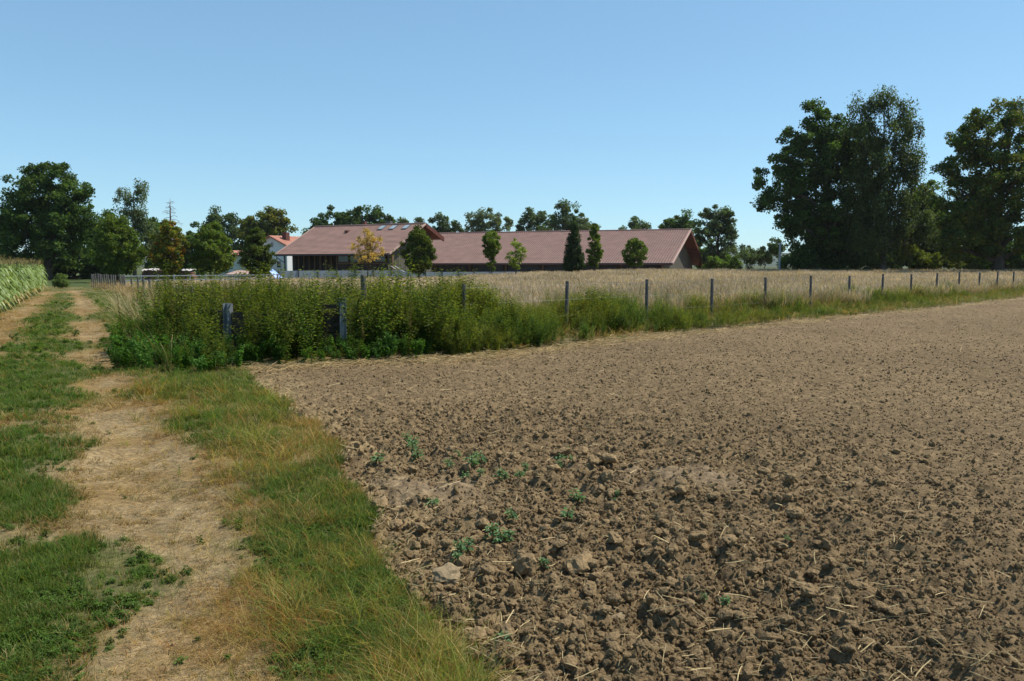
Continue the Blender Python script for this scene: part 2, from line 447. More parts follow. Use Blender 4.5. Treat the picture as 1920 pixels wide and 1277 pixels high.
def blades(n, h0, h1, w, spread, lean, curve, cols, segs=3, seedhead=0, rs=None):
    """a tuft: curved tapering blades"""
    rs = rs or np.random.default_rng(1)
    V = []; Fc = []; C = []
    for i in range(n):
        a = rs.random() * 2 * math.pi; rr = spread * math.sqrt(rs.random()); bx, by = rr * math.cos(a), rr * math.sin(a)
        da = rs.random() * 2 * math.pi; h = rs.uniform(h0, h1); ln = lean * rs.random(); cv = curve * rs.random()
        dx, dy = math.cos(da), math.sin(da); px, py = -dy, dx
        c = np.array(cols[rs.integers(len(cols))]) * rs.uniform(.75, 1.25)
        b = len(V)
        for s in range(segs + 1):
            t = s / segs; out = h * (ln * t + cv * t * t); z = h * t * (1 - .35 * cv * t)
            ww = w * (1 - t * .85) * .5
            if seedhead and t > .6: ww = w * seedhead * (1.1 - abs(t - .82) * 3)
            x, y = bx + dx * out, by + dy * out
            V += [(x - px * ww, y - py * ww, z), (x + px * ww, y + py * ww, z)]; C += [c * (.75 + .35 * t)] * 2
        for s in range(segs):
            k = b + 2 * s; Fc.append((k, k + 1, k + 3, k + 2))
    return np.array(V), np.array(Fc), np.array(C)
def tufts(name, k, mat, *a, **kw):
    out = []
    for i in range(k):
        V_, F_, C_ = blades(*a, rs=np.random.default_rng(50 + i), **kw); out.append(proto('%s_kind' % name, V_, F_, mat, C_, False))
    return out
def sample(n, r0, r1, p=2.0, az=(-54, 54)):
    """points on the ground round the camera; density per area falls as r**-p"""
    u = rng.random(n); e = 2 - p
    r = r0 * (r1 / r0) ** u if abs(e) < 1e-6 else (r0 ** e + u * (r1 ** e - r0 ** e)) ** (1 / e)
    a = np.radians(rng.uniform(az[0], az[1], n))
    return r * np.sin(a), r * np.cos(a)
def is_field(x, y):
    jx = x + (fbm(x * 1.7, y * 1.7, 3, 2) - .5) * .5; jy = y + (fbm(x * 1.7 + 9, y * 1.7, 3, 3) - .5) * .5
    return inpoly(jx, jy, FIELD)

def leaf_quad(V, Fc, C, p, d, up, L, W, c, fold=.25):
    d = d / np.linalg.norm(d); s_ = np.cross(d, up); s_ /= max(1e-6, np.linalg.norm(s_)); nrm = np.cross(s_, d)
    b = len(V)
    V += [p, p + d * L * .45 + s_ * W * .5 + nrm * W * fold, p + d * L - nrm * L * .18, p + d * L * .45 - s_ * W * .5 + nrm * W * fold]
    C += [c * .85, c, c * 1.1, c]
    Fc.append((b, b + 1, b + 2, b + 3))
def weed(seed, h, nl, L, W, cols, topcols, stemc=(.10, .10, .03), droop=.3, bushy=.25, branches=0, lean=.12):
    r = np.random.default_rng(seed); V = []; Fc = []; C = []
    def stem(p0, dirv, hh, nl, w0):
        pts = []; p = p0.copy(); d = dirv.copy()
        for i in range(7):
            pts.append(p.copy()); d = d + r.normal(0, .05, 3); d /= np.linalg.norm(d); p = p + d * hh / 6
        b = len(V)
        for i, q in enumerate(pts):
            w = w0 * (1 - i / 8)
            for k in range(3):
                a = 2.094 * k; V.append(q + np.array([math.cos(a) * w, math.sin(a) * w, 0])); C.append(np.array(stemc))
        for i in range(6):
            for k in range(3): Fc.append((b + 3 * i + k, b + 3 * i + (k + 1) % 3, b + 3 * i + 3 + (k + 1) % 3, b + 3 * i + 3 + k))
        for i in range(nl):
            t = (i + r.random()) / nl; t = .08 + .92 * t
            k = min(5, int(t * 6)); fr = t * 6 - k; q = pts[k] * (1 - fr) + pts[k + 1] * fr
            a = i * 2.4 + r.random(); sz = (1 - .45 * t) * r.uniform(.7, 1.25)
            dd = np.array([math.cos(a), math.sin(a), .35 - droop * r.random() * 2])
            cc = np.array((topcols if t > .72 else cols)[r.integers(len(cols))]) * r.uniform(.7, 1.3)
            leaf_quad(V, Fc, C, q + dd * bushy * .1 * r.random(), dd, np.array([0, 0, 1.]), L * sz, W * sz, cc)
    d0 = np.array([r.normal(0, lean), r.normal(0, lean), 1.])
    stem(np.zeros(3), d0, h, nl, .006)
    for b_ in range(branches):
        a = r.random() * 6.28; z = h * r.uniform(.15, .6)
        stem(d0 * z, np.array([math.cos(a) * .5, math.sin(a) * .5, .8]), h * r.uniform(.3, .5), nl // 3, .004)
    return np.array(V), np.array(Fc), np.array(C)
# soil crumbs and clods
def rock(seed, sub_=2, mat=None, jag=.35, name='clod_kind'):
    import bmesh
    bm = bmesh.new(); bmesh.ops.create_icosphere(bm, subdivisions=sub_, radius=.5)
    r = np.random.default_rng(seed); dirs = r.normal(size=(9, 3)); dirs /= np.linalg.norm(dirs, axis=1)[:, None]; am = r.uniform(.55, 1.0, 9)
    sc = np.array([r.uniform(.8, 1.25), r.uniform(.7, 1.1), r.uniform(.5, .8)])
    for v_ in bm.verts:
        p = np.array(v_.co); d = p / np.linalg.norm(p)
        k = min([1.0] + [a * .62 / max(.62, float(d @ q)) + (1 - a) * .55 for q, a in zip(dirs, am)])     # flat facets cut from a ball
        k *= 1 + jag * (float(fbm(np.array([d[0] * 2.3 + seed]), np.array([d[1] * 2.3 + d[2] * 1.9]), 3, seed)[0]) - .5)
        v_.co = Vector(p * k * sc)
    me = bpy.data.meshes.new(name); bm.to_mesh(me); bm.free(); me.materials.append(mat or M['clod'])
    return me
crumbs = [bpy.data.objects.new('crumb_kind', rock(i, 2 if i < 5 else 1, jag=.9)) for i in range(9)]
x, y = sample(430000, 2.2, 80, 2.15)
m = is_field(x, y) & (dseg(x, y, BL) + dseg(x, y, EL) * 0 > -1); x, y = x[m], y[m]
r = np.hypot(x, y); ro = rough(x, y)
s = np.exp(rng.normal(math.log(.0125), .6, len(x))) * (.72 + 1.3 * ro * rng.random(len(x))) * np.clip(r / 5, .8, 2.6) ** .6
s = np.clip(s * np.where(r > 9, .88, 1), .004, np.clip(.11 - r * .003, .045, .10))
m1, m2 = treads(x, y); k = (m1 + m2 < rng.random(len(x)) * 1.2); x, y, s = x[k], y[k], s[k]
scatter('soil_crumbs', crumbs, np.stack([x, y, Z(x, y) + s * .16], 1), rng.random((len(x), 3)) * 6.28, s, None, 'loose brown soil crumbs covering the ploughed field', 'soil')

# straw lying on the soil
def straw_protos(k, mat):
    out = []
    for i in range(k):
        r_ = np.random.default_rng(i + 5); V_ = []; C_ = []; b = r_.uniform(-.25, .25)
        for s_ in range(4):
            t = s_ / 3 - .5; yy = b * (t * t) * .8; w = .011 * (1 - .5 * abs(t))
            for q in ((-w, 0), (0, w * 1.2), (w, 0)):
                V_.append((t, yy + q[0], q[1] + .02 * math.sin(t * 3 + i))); C_.append(np.array([.46, .36, .19]) * (.8 + .3 * r_.random()))
        F_ = [(3 * s_ + q, 3 * s_ + q + 1, 3 * s_ + q + 4, 3 * s_ + q + 3) for s_ in range(3) for q in (0, 1)]
        out.append(proto('straw_kind', np.array(V_), np.array(F_), mat, np.array(C_)))
    return out
SP = straw_protos(5, M['straw'])
x, y = sample(30000, 2.2, 60, 2.2); m = is_field(x, y); x, y = x[m], y[m]
e = np.minimum(dseg(x, y, EL), dseg(x, y, BL) * 2)
keep = rng.random(len(x)) < np.clip(.30 + .30 * rough(x, y) + .9 * np.exp(-(e / .6) ** 2), 0, 1) * (.35 + fbm(x * 1.5, y * 1.5, 3, 1)); x, y = x[keep], y[keep]
L = np.clip(np.exp(rng.normal(math.log(.065), .45, len(x))), .02, .16) * np.clip(np.hypot(x, y) / 8, 1, 2); th = np.clip(L, .05, .16) * 1.7
scatter('straw_on_soil', SP, np.stack([x, y, Z(x, y) + .012 + rng.random(len(x)) * .015], 1), zrot(len(x), .25), np.stack([L, th, th], 1), rng.uniform(.7, 1.6, (len(x), 1)) * np.ones(3),
        'pale chopped straw strewn over the ploughed soil', 'straw')
# extra straw heaped along the edge of the weeds
t = rng.random(5200) * (len(EL) - 2); i = t.astype(int); fr = (t - i)[:, None]; pe = EL[i] * (1 - fr) + EL[i + 1] * fr
x = pe[:, 0] + rng.normal(0, .35, len(pe)); y = pe[:, 1] - .15 + rng.normal(0, .3, len(pe))
keep = fbm(x * .9, y * .9, 3, 3) > .40; x, y = x[keep], y[keep]
L = rng.uniform(.12, .38, len(x)); th = rng.uniform(.2, .4, len(x))
scatter('straw_along_field_edge', SP, np.stack([x, y, Z(x, y) + .02 + rng.random(len(x)) * .05], 1), zrot(len(x), .18), np.stack([L, th, th], 1), rng.uniform(.6, 1.2, (len(x), 1)) * np.array([1, .93, .85]),
        'dry straw litter lying along the edge between weeds and ploughed field', 'straw')

# grass on the track and verge
GREENC = [(.075, .135, .020), (.10, .155, .024), (.055, .105, .017), (.14, .155, .033)]
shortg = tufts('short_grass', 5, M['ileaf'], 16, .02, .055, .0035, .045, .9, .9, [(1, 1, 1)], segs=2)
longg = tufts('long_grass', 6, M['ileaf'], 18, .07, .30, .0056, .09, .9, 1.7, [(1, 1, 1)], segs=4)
x, y = sample(150000, 2.1, 62, 2.3, (-56, 30))
m = ~is_field(x, y) & ~inpoly(x, y, MEADOW); x, y = x[m], y[m]
r = np.hypot(x, y); g = greenness(x, y); u = rng.random(len(x))
rutd = np.exp(-(dseg(x, y, rutR) / .5) ** 2)
keep = u < np.clip(.62 + .5 * g - .42 * rutd, 0, 1) * np.clip(fbm(x * 4, y * 4, 3, 2) * 3.2 - .85, .10, 1) * np.where((dseg(x, y, rutR) < .4) & (r < 10), .5, 1); x, y, r, g = x[keep], y[keep], r[keep], g[keep]
n = len(x); isg = rng.random(n) < np.clip(g * 1.2 - .05, 0, .93)
tg = np.array(GREENC)[rng.integers(0, 4, n)] * (.75 + .5 * rng.random((n, 1)))
td = np.array([(.30, .20, .075), (.24, .14, .045), (.36, .27, .13), (.20, .15, .05)])[rng.integers(0, 4, n)] * (.75 + .5 * rng.random((n, 1)))
tint = np.where(isg[:, None], tg, td)
sc = np.clip(r / 4.5, .8, 6) ** .75 * rng.uniform(.7, 1.35, n)
zs = sc * np.clip(.55 + .7 * g, .5, 1.2) / np.clip(r / 8, 1, 2.2)
scatter('short_grass', shortg, np.stack([x, y, Z(x, y) - .003], 1), zrot(n, .1), np.stack([sc, sc, zs], 1), tint, 'short patchy green and scorched grass growing on the farm track', 'grass')
# long verge grass
x, y = sample(50000, 2.2, 30, 2.2, (-50, 20))
m = ~is_field(x, y) & ~inpoly(x, y, MEADOW); x, y = x[m], y[m]
tl = tallness(x, y) + .55 * np.exp(-(dseg(x, y, GP([(230, 720), (330, 735), (450, 740), (520, 770), (640, 830)])) / .45) ** 2) * fbm(x * 2, y * 2, 3, 1)
tl = tl + .35 * np.exp(-(dseg(x, y, BL) / .15) ** 2)
keep = rng.random(len(x)) < tl * np.clip(fbm(x * 4.5, y * 4.5, 3, 1) * 4.2 - 1.5, .10, 1.1) + .02; x, y, tl = x[keep], y[keep], tl[keep]; n = len(x)
gg = np.clip(fbm(x * 1.6, y * 1.6, 3, 0) * 1.7 - .25 + .5 * (greenness(x, y) - .4), 0, 1)
isg = rng.random(n) < gg * .68
tg = np.array([(.16, .20, .026), (.23, .24, .035), (.11, .16, .022), (.13, .17, .05)])[rng.integers(0, 4, n)] * (.5 + 1.0 * rng.random((n, 1)))
td = np.array([(.36, .21, .055), (.46, .34, .13), (.32, .25, .05), (.28, .13, .035)])[rng.integers(0, 4, n)] * (.75 + .5 * rng.random((n, 1)))
sc = rng.uniform(.28, .85, n) * (.45 + .9 * fbm(x * 3, y * 3, 3, 3)) * (.6 + .4 * np.clip(tl, 0, 1)) * np.clip(np.hypot(x, y) / 6, .9, 1.6)
scatter('verge_grass', longg, np.stack([x, y, Z(x, y) - .01], 1), zrot(n, .15), sc, np.where(isg[:, None], tg, td), 'long green and straw coloured grass leaning over the ploughed field edge', 'grass')
# pebbles and crumbs on the bare wheel track
x, y = sample(16000, 2.1, 22, 2.3, (-52, 15)); m = ~is_field(x, y) & ~inpoly(x, y, MEADOW); x, y = x[m], y[m]
keep = rng.random(len(x)) < 1 - greenness(x, y); x, y = x[keep], y[keep]; s = np.clip(np.exp(rng.normal(math.log(.007), .5, len(x))), .003, .03) * np.clip(np.hypot(x, y) / 6, 1, 2)
tc = []
for i in range(4):
    tc.append(bpy.data.objects.new('pebble_kind', rock(200 + i, 1, solid('track_crumb', (.30, .225, .14), .95, .2, 5), .6, 'pebble_kind')))
scatter('track_crumbs', tc, np.stack([x, y, Z(x, y) + s * .15], 1), rng.random((len(x), 3)) * 6.28, s, None, 'small crumbs of dry earth scattered on the bare wheel track', 'earth crumbs')
# small broad leaved plants among the short grass
clov = []
for i in range(4):
    V_, F_, C_ = weed(90 + i, .06, 18, .030, .022, [(1, 1, 1)], [(1.1, 1.1, 1)], stemc=(.5, .6, .4), droop=.3, branches=4, lean=.8); clov.append(proto('ground_leaf_kind', V_, F_, M['ileaf'], C_))
x, y = sample(60000, 2.1, 40, 2.3, (-54, 20)); m = ~is_field(x, y) & ~inpoly(x, y, MEADOW); x, y = x[m], y[m]; g = greenness(x, y)
keep = rng.random(len(x)) < np.clip(g * 1.3 - .25, .01, 1) * np.clip(fbm(x * 3, y * 3, 3, 0) * 3 - .9, .03, 1); x, y = x[keep], y[keep]; n = len(x)
scatter('ground_leaves', clov, np.stack([x, y, Z(x, y)], 1), zrot(n, .2), rng.uniform(.28, .7, n) * np.clip(np.hypot(x, y) / 7, 1, 3), rng.uniform(.6, 1.5, (n, 1)) * np.array([.075, .13, .024]), 'small dark green leaves creeping among the grass of the track', 'ground cover')
# straw litter on the track
x, y = sample(90000, 2.2, 30, 2.2, (-50, 20)); m = ~is_field(x, y) & ~inpoly(x, y, MEADOW); x, y = x[m], y[m]
keep = rng.random(len(x)) < .75 * (1 - greenness(x, y)); x, y = x[keep], y[keep]; L = rng.uniform(.025, .09, len(x)) * np.clip(np.hypot(x, y) / 6, .9, 2); th = np.clip(L, .03, .12) * 1.3
scatter('dead_grass_litter', SP, np.stack([x, y, Z(x, y) + .004], 1), zrot(len(x), .15), np.stack([L, th, th], 1), rng.uniform(.3, 1.3, (len(x), 1)) * np.array([1, .86, .66]),
        'bleached dead grass matted on the bare wheel track', 'dead grass')

# dry meadow
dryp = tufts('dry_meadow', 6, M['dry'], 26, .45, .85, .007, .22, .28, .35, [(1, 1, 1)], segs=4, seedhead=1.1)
def meadow(n, r0, r1, p, wide):
    x, y = sample(n, r0, r1, p, (-50, 52)); m = inpoly(x, y, MEADOW) & (dseg(x, y, EL) > np.where(x < 8, 2.6, 2.0) + (fbm(x * .6, y * .6, 2, 1) - .5) * 1.6) & (dseg(x, y, LF) > .5)
    return x[m], y[m]
x, y = meadow(115000, 15, 98, 1.15, 1)
keep = ~((x < -26) & (y > 55)) & (~((x < -10 - (y - 60) * .3) & (y > 58)) | (rng.random(len(x)) < .3)); x, y = x[keep], y[keep]
B2A = R(-20.4)
def in_barns(x, y):
    return (y > 84) & (x < 32) & (x > -60)
keep = ~((y > 90) & (x < 30)); x, y = x[keep], y[keep]
n = len(x); r = np.hypot(x, y)
pal = np.array([(.39, .30, .22), (.46, .365, .27), (.35, .265, .195), (.30, .245, .155)])
tint = pal[rng.integers(0, 4, n)] * (.72 + .56 * fbm(x * .25, y * .25, 3, 1)[:, None]) * rng.uniform(.8, 1.2, (n, 1))
sc = np.clip(r / 30, .8, 2.2) ** .8 * rng.uniform(.8, 1.2, n)
zs = rng.uniform(.75, 1.1, n) * (.82 + .3 * fbm(x * .3, y * .3, 3, 2)) * np.where(x < -4, .7, 1.0)
scatter('dry_meadow_grass', dryp, np.stack([x, y, Z(x, y) - .01], 1), zrot(n, .05), np.stack([sc, sc, zs], 1), tint, 'tall bleached tan grass filling the meadow behind the wire fence', 'meadow grass')

# ------------------------------------------------------------------ WEEDS along the fences
def stalk(seed, h, cols, head=.45, lean=.15, w=.02):
    """dock stalk: bare stem below, knobbly brown seed head above"""
    r = np.random.default_rng(seed); V, Fc, C = weed(seed, h, 3, .1, .03, [cols[0]], [cols[0]], stemc=cols[0], lean=lean)
    V = list(V); Fc = [tuple(q) for q in Fc]; C = list(C); base = V[:21]
    for i in range(70):
        t = 1 - head * r.random(); k = min(5, int(t * 6)); fr = t * 6 - k
        q = (base[3 * k] + base[3 * k + 1] + base[3 * k + 2]) / 3 * (1 - fr) + (base[3 * k + 3] + base[3 * k + 4] + base[3 * k + 5]) / 3 * fr
        a = r.random() * 6.28; ww = w * (1.3 - t * .9) * 2.0
        dd = np.array([math.cos(a), math.sin(a), r.uniform(-.2, .8)])
        leaf_quad(V, Fc, C, q, dd, np.array([0, 0, 1.]), ww * r.uniform(.6, 1.3), ww * .7, np.array(cols[r.integers(len(cols))]) * r.uniform(.7, 1.3))
    return np.array(V), np.array(Fc), np.array(C)
YG = [(.125, .165, .024), (.10, .145, .02), (.17, .19, .03)]; DG = [(.06, .11, .018), (.075, .13, .02), (.045, .085, .015)]; BR = [(.10, .065, .03), (.075, .07, .025), (.14, .09, .035)]
weeds_t = [proto('weed_kind', *weed(i, 1.15, 64, .085, .036, DG if i % 2 else YG, YG, branches=4)[:2], M['ileaf'], weed(i, 1.15, 64, .085, .036, DG if i % 2 else YG, YG, branches=4)[2]) for i in range(6)]
brambles = [proto('bramble_kind', *weed(20 + i, .55, 60, .085, .055, DG, DG + [], droop=.5, branches=5, lean=.4)[:2], M['ileaf'], weed(20 + i, .55, 60, .085, .055, DG, DG, droop=.5, branches=5, lean=.4)[2]) for i in range(4)]
docks = [proto('dock_kind', *stalk(40 + i, 1.3, BR + [(.12, .12, .03)])[:2], M['ileaf'], stalk(40 + i, 1.3, BR + [(.12, .12, .03)])[2]) for i in range(4)]
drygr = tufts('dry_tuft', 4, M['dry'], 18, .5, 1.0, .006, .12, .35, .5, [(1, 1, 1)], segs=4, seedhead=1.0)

BAY_D = 14.1
pA = at(427, 600, BAY_D); pB = at(641, 600, BAY_D + .1)
# thicket at the corner (left part), then a strip along the fence getting thinner to the right
TH = np.vstack([GP([(208, 690), (235, 640), (240, 600), (262, 575), (300, 566), (420, 562), (640, 582), (840, 597), (880, 668), (640, 684), (460, 688), (400, 702), (330, 700)])])
def in_bbox(poly, n):
    a = poly.min(0); b = poly.max(0); x = rng.uniform(a[0], b[0], n); y = rng.uniform(a[1], b[1], n); m = inpoly(x, y, poly); return x[m], y[m]
def clear_bay(x, y):
    """nothing tall in front of the two steel posts"""
    fr = (y < BAY_D + .35)
    pxx = 960 + x / y * F
    nearp = ((pxx > 408) & (pxx < 456)) | ((pxx > 596) & (pxx < 664))
    return fr & nearp
x, y = in_bbox(TH, 16000)
r = np.hypot(x, y); front = np.clip((y - 12.7) / 1.5, 0, 1); u = rng.random(len(x))
h = (.45 + .72 * S(front)) * rng.uniform(.75, 1.15, len(x)); px = 960 + x / y * F
h *= 1 - .45 * S((330 - px) / 110); h *= np.interp(px, [240, 420, 640, 720, 900], [.84, .88, .90, .98, .95])
h *= np.where(y > 19, .78, 1.0)
h *= .50 + 1.0 * fbm(x * 1.1, y * 1.1, 3, 1)
h = np.where(clear_bay(x, y), np.minimum(h, .40), np.where((y < BAY_D) & (px > 400), np.minimum(np.maximum(h, .88), 1.12), h))
# low saddle right behind the bay so that the planks stay in sight
h = h * np.where(rng.random(len(x)) < .10, rng.uniform(1.05, 1.3, len(x)), 1)
keep = u < np.where((y < BAY_D) & (px > 456) & (px < 590), .7, np.where(y < 16, .34, .14)) ; x, y, h, px = x[keep], y[keep], h[keep], px[keep]
n = len(x); tint = rng.uniform(.45, 1.35, (n, 1)) * np.array([1, 1, 1]); yel = fbm(x * .9, y * .9, 3, 2)[:, None]
tint = tint * (np.array([.66, .80, .72]) * (1 - yel) + yel * np.array([1.2, 1.08, 1.0]))
scatter('weed_thicket', weeds_t, np.stack([x, y, Z(x, y) - .02], 1), zrot(n, .12), np.stack([h * 1.0, h * 1.0, h * 1.08], 1), tint, 'dense nettles and leafy weeds grown over the fence corner', 'weeds')
# dead stalks, dock heads and pale grasses mixed into the thicket
x, y = in_bbox(TH, 2600); keep = (rng.random(len(x)) < np.where(y < 13.6, .10, .30)) & ~clear_bay(x, y); x, y = x[keep], y[keep]; n = len(x)
hf_ = n // 2
scatter('dead_stalks', docks, np.stack([x, y, Z(x, y) - .02], 1)[:hf_], zrot(hf_, .2), np.stack([np.ones(hf_), np.ones(hf_), rng.uniform(.6, 1.12, hf_)], 1), rng.uniform(.8, 1.6, (hf_, 1)) * np.array([1.1, 1, .9]), 'brown dead stalks mixed through the weed thicket', 'dead stalks')
hf2 = n - hf_
scatter('thicket_grass', drygr, np.stack([x, y, Z(x, y) - .02], 1)[hf_:], zrot(hf2, .2), np.stack([np.ones(hf2), np.ones(hf2), rng.uniform(.6, 1.12, hf2)], 1), rng.uniform(.5, 1.1, (hf2, 1)) * np.array([.30, .24, .11]), 'straw coloured grass blades standing among the thicket weeds', 'dry grass')
# brambles low at the front
x, y = in_bbox(TH, 7000); keep = (y < 15) | (960 + x / y * F < 300); x, y = x[keep], y[keep]; n = len(x)
s = rng.uniform(.55, 1.1, n) * np.where(clear_bay(x, y), .8, 1)
scatter('bramble_patch', brambles, np.stack([x, y, Z(x, y) - .02], 1), zrot(n, .25), s, rng.uniform(.8, 1.5, (n, 1)) * np.array([.85, 1.1, .9]), 'low dark green brambles spilling from the thicket onto the track', 'brambles')
# strip along the wire fence
FA, FB = np.array([1.31, 18.9]), np.array([29.2, 45.8]); fdir = (FB - FA) / 12; fence_pts = [FA + fdir * i for i in range(-1, 15)]
t = rng.random(9000) * 1.25; off = rng.normal(0, .55, len(t)); q = EL[2] + (EL[-2] - EL[2]) * t[:, None]
ts = rng.random(16000); acc = np.r_[0, np.cumsum(np.hypot(*np.diff(EL, axis=0).T))]; sd_ = ts ** 1.25 * 62 + 3.6
ex = np.interp(sd_, acc, EL[:, 0]); ey = np.interp(sd_, acc, EL[:, 1]); nx, ny = -edge_dir[1], edge_dir[0]
w = rng.random(len(ts)) * 3.5; x = ex + nx * w; y = ey + ny * w
dens = np.clip(fbm(x * .45, y * .45, 3, 1) * 3.0 - .72, .10, 1) * np.interp(sd_, [0, 12, 22, 40, 60], [1, 1, .9, .7, .5])
for q_ in fence_pts[:4]:
    dd = np.hypot(x - q_[0] * y / q_[1], 0); dens = np.where((dd < .22) & (y < q_[1]) & (y > q_[1] - 2.5), dens * .12, dens)
keep = rng.random(len(x)) < dens; x, y, w, sd2 = x[keep], y[keep], w[keep], sd_[keep]; n = len(x)
hh = np.interp(sd2, [0, 6, 14, 22, 40, 60], [1.05, .84, .70, .62, .52, .40]) * (np.interp(w, [0, .5, 1.5, 2.2, 3.5], [.40, .62, .72, 1.05, .85]) * (sd2 < 14) + np.interp(w, [0, 1.2, 2.0, 3.5], [.26, .55, 1.0, .8]) * (sd2 >= 14)) * rng.uniform(.6, 1.2, n) * (.30 + 1.4 * fbm(x * .8, y * .8, 3, 3))
tint = rng.uniform(.7, 1.3, (n, 1)) * (np.array([.95, .95, .85]) + (fbm(x * .7, y * .7, 3, 0)[:, None] - .5) * np.array([1.2, .4, .2]))
scatter('fence_line_weeds', weeds_t, np.stack([x, y, Z(x, y) - .02], 1), zrot(n, .12), np.stack([hh * 1.15, hh * 1.15, hh], 1), tint, 'leafy green weeds growing in a strip along the wire fence', 'weeds')
# dry grasses mixed in the strip
ts = rng.random(7000); sd_ = ts ** 1.1 * 64 + 1.5; ex = np.interp(sd_, acc, EL[:, 0]); ey = np.interp(sd_, acc, EL[:, 1]); w = rng.random(len(ts)) * 3.4 + .05; x = ex + nx * w; y = ey + ny * w
keep = rng.random(len(x)) < .34; x, y, w = x[keep], y[keep], w[keep]; n = len(x)
isg = rng.random(n) < .55
tint = np.where(isg[:, None], np.array([.15, .165, .035]), np.array([.27, .17, .06])) * rng.uniform(.7, 1.3, (n, 1))
s = rng.uniform(.7, 1.3, n); zz = np.interp(w, [0, 1.4, 2.2, 3.4], [.3, .5, 1, 1]) * rng.uniform(.35, .8, n)
scatter('fence_line_grass', drygr, np.stack([x, y, Z(x, y) - .02], 1), zrot(n, .1), np.stack([s, s, zz], 1), tint, 'green and rust coloured grasses mixed into the strip along the wire fence', 'grass')
# dry leaning stems on the left end of the thicket
x, y = in_bbox(GP([(215, 640), (235, 585), (330, 560), (420, 575), (400, 620), (280, 650)]), 500); n = len(x)
rr_ = np.stack([rng.normal(0, .15, n), rng.uniform(-.95, -.35, n), rng.normal(0, .4, n)], 1)
scatter('leaning_dry_stems', drygr, np.stack([x, y, Z(x, y) + .05], 1), rr_, np.stack([np.full(n, .5), np.full(n, .5), rng.uniform(.9, 1.35, n)], 1), rng.uniform(.7, 1.3, (n, 1)) * np.array([.36, .29, .16]), 'bleached dry stems leaning out of the thicket towards the track', 'dry stems')
# tall dry grass at foot of the left fence
x, y = sample(6000, 14, 64, 1.0, (-40, -15)); m = (dseg(x, y, LF) < .9) & (y > 22); x, y = x[m], y[m]; n = len(x)
scatter('fence_foot_grass', drygr, np.stack([x, y, Z(x, y) - .02], 1), zrot(n, .08), np.stack([rng.uniform(.8, 1.5, n), rng.uniform(.8, 1.5, n), rng.uniform(.3, .7, n)], 1), rng.uniform(.7, 1.2, (n, 1)) * np.array([.30, .22, .11]), 'tan grass tufts at the foot of the fence beside the track', 'grass')

# countable: tall dock stalks standing clear above the weeds
dm = [docks[i].data for i in range(4)]
dspots = [(735, 590, 1.50, -.1), (758, 590, 1.42, .1), (800, 600, 1.30, -.15), (822, 597, 1.35, .1), (843, 600, 1.25, -.1), (1008, 612, 1.12, -.2), (1012, 614, 1.02, .05), (1130, 600, 1.15, -.45), (1160, 600, 1.3, -.3), (1178, 600, 1.22, -.25), (1190, 598, 1.15, 0),
          (1365, 585, 1.1, 0), (1288, 592, 1.0, 0), (690, 590, 1.35, .1), (610, 585, 1.3, -.1), (560, 580, 1.3, .1), (490, 580, 1.25, -.2), (380, 580, 1.15, -.35), (345, 582, 1.1, -.45), (290, 590, .95, -.5), (425, 580, 1.2, .3), (528, 585, 1.25, .15), (585, 585, 1.3, .1), (920, 612, 1.05, .2), (985, 606, 1.08, -.15), (1060, 604, 1.0, .15), (1235, 594, .95, .1), (1402, 584, .9, -.1), (1625, 566, .95, .1), (1440, 580, .95, .15)]
for i, (px_, py_, h_, ln_) in enumerate(dspots):
    p = G(px_, py_); me = dm[i % 4].copy(); me.materials.clear()
    if 'leafs' not in M: M['leafs'] = leafy('dock')
    me.materials.append(M['leafs'])
    o = link('dock_stalk', me, None, (p[0], p[1], float(Z(p[0:1], p[1:2])[0]) - .02)); o.rotation_euler = (random.uniform(-.1, .1), ln_, random.random() * .6); o.scale = (1.25, 1.25, h_ / 1.3)
    tag(o, 'tall brownish dock stalk with knobbly seed head rising above the weeds', 'dock plant', 'dock stalks standing above the weeds')

# ------------------------------------------------------------------ fences
def fence_thing(name, pts, heights, label, cat, wr, wires, rad, matp='post', lean=.02):
    t = empty(name, (pts[0][0], pts[0][1], float(Z(*[np.array([c]) for c in pts[0]])[0])))
    ox, oy, oz = t.location; tops = []
    for (x_, y_), h_ in zip(pts, heights):
        z_ = float(Z(np.array([x_]), np.array([y_]))[0]); lx, ly = random.uniform(-lean, lean), random.uniform(-lean, lean)
        b = MB().tube([(0, 0, -.1), (lx * .5, ly * .5, h_ * .5), (lx, ly, h_ - .02), (lx, ly, h_)], [rad, rad * .98, rad * .95, rad * .8], 9)
        b.build('post', M[matp], t, False, None, (x_ - ox, y_ - oy, z_ - oz)); tops.append(Vector((x_ + lx - ox, y_ + ly - oy, z_ - oz)))
    for k in wires:
        MB().tube([p + Vector((0, -rad, heights[i] * k)) for i, p in enumerate(tops)], wr, 4).build('wire', M['wire'], t)
    return tag(t, label, cat)
hts = [1.27 + random.uniform(-.03, .03) for _ in fence_pts]
fence_thing('wire_fence', [tuple(p) for p in fence_pts], hts, 'wire fence on slim round wooden posts between meadow and ploughed field', 'fence', .0018, (.35, .65, .93), .046)
cp = at(681, 515, 15.3); cz = cp[2]
o = MB().tube([(0, 0, -.1), (0, 0, .7), (0, 0, cz - .02), (0, 0, cz)], [.06, .058, .056, .045], 9).build('corner_post', M['post'], None, False, None, (cp[0], 15.3, 0))
tag(o, 'taller weathered wooden corner post rising out of the weed thicket', 'fence post')
seg = np.hypot(*np.diff(LF, axis=0).T); tot = seg.sum(); ac = np.r_[0, np.cumsum(seg)]
lp = []; d_ = 10.0
while d_ < tot: lp.append((float(np.interp(d_, ac, LF[:, 0])), float(np.interp(d_, ac, LF[:, 1])))); d_ += 3.9 if d_ < 38 else (1.3 if d_ < 44 else .62)
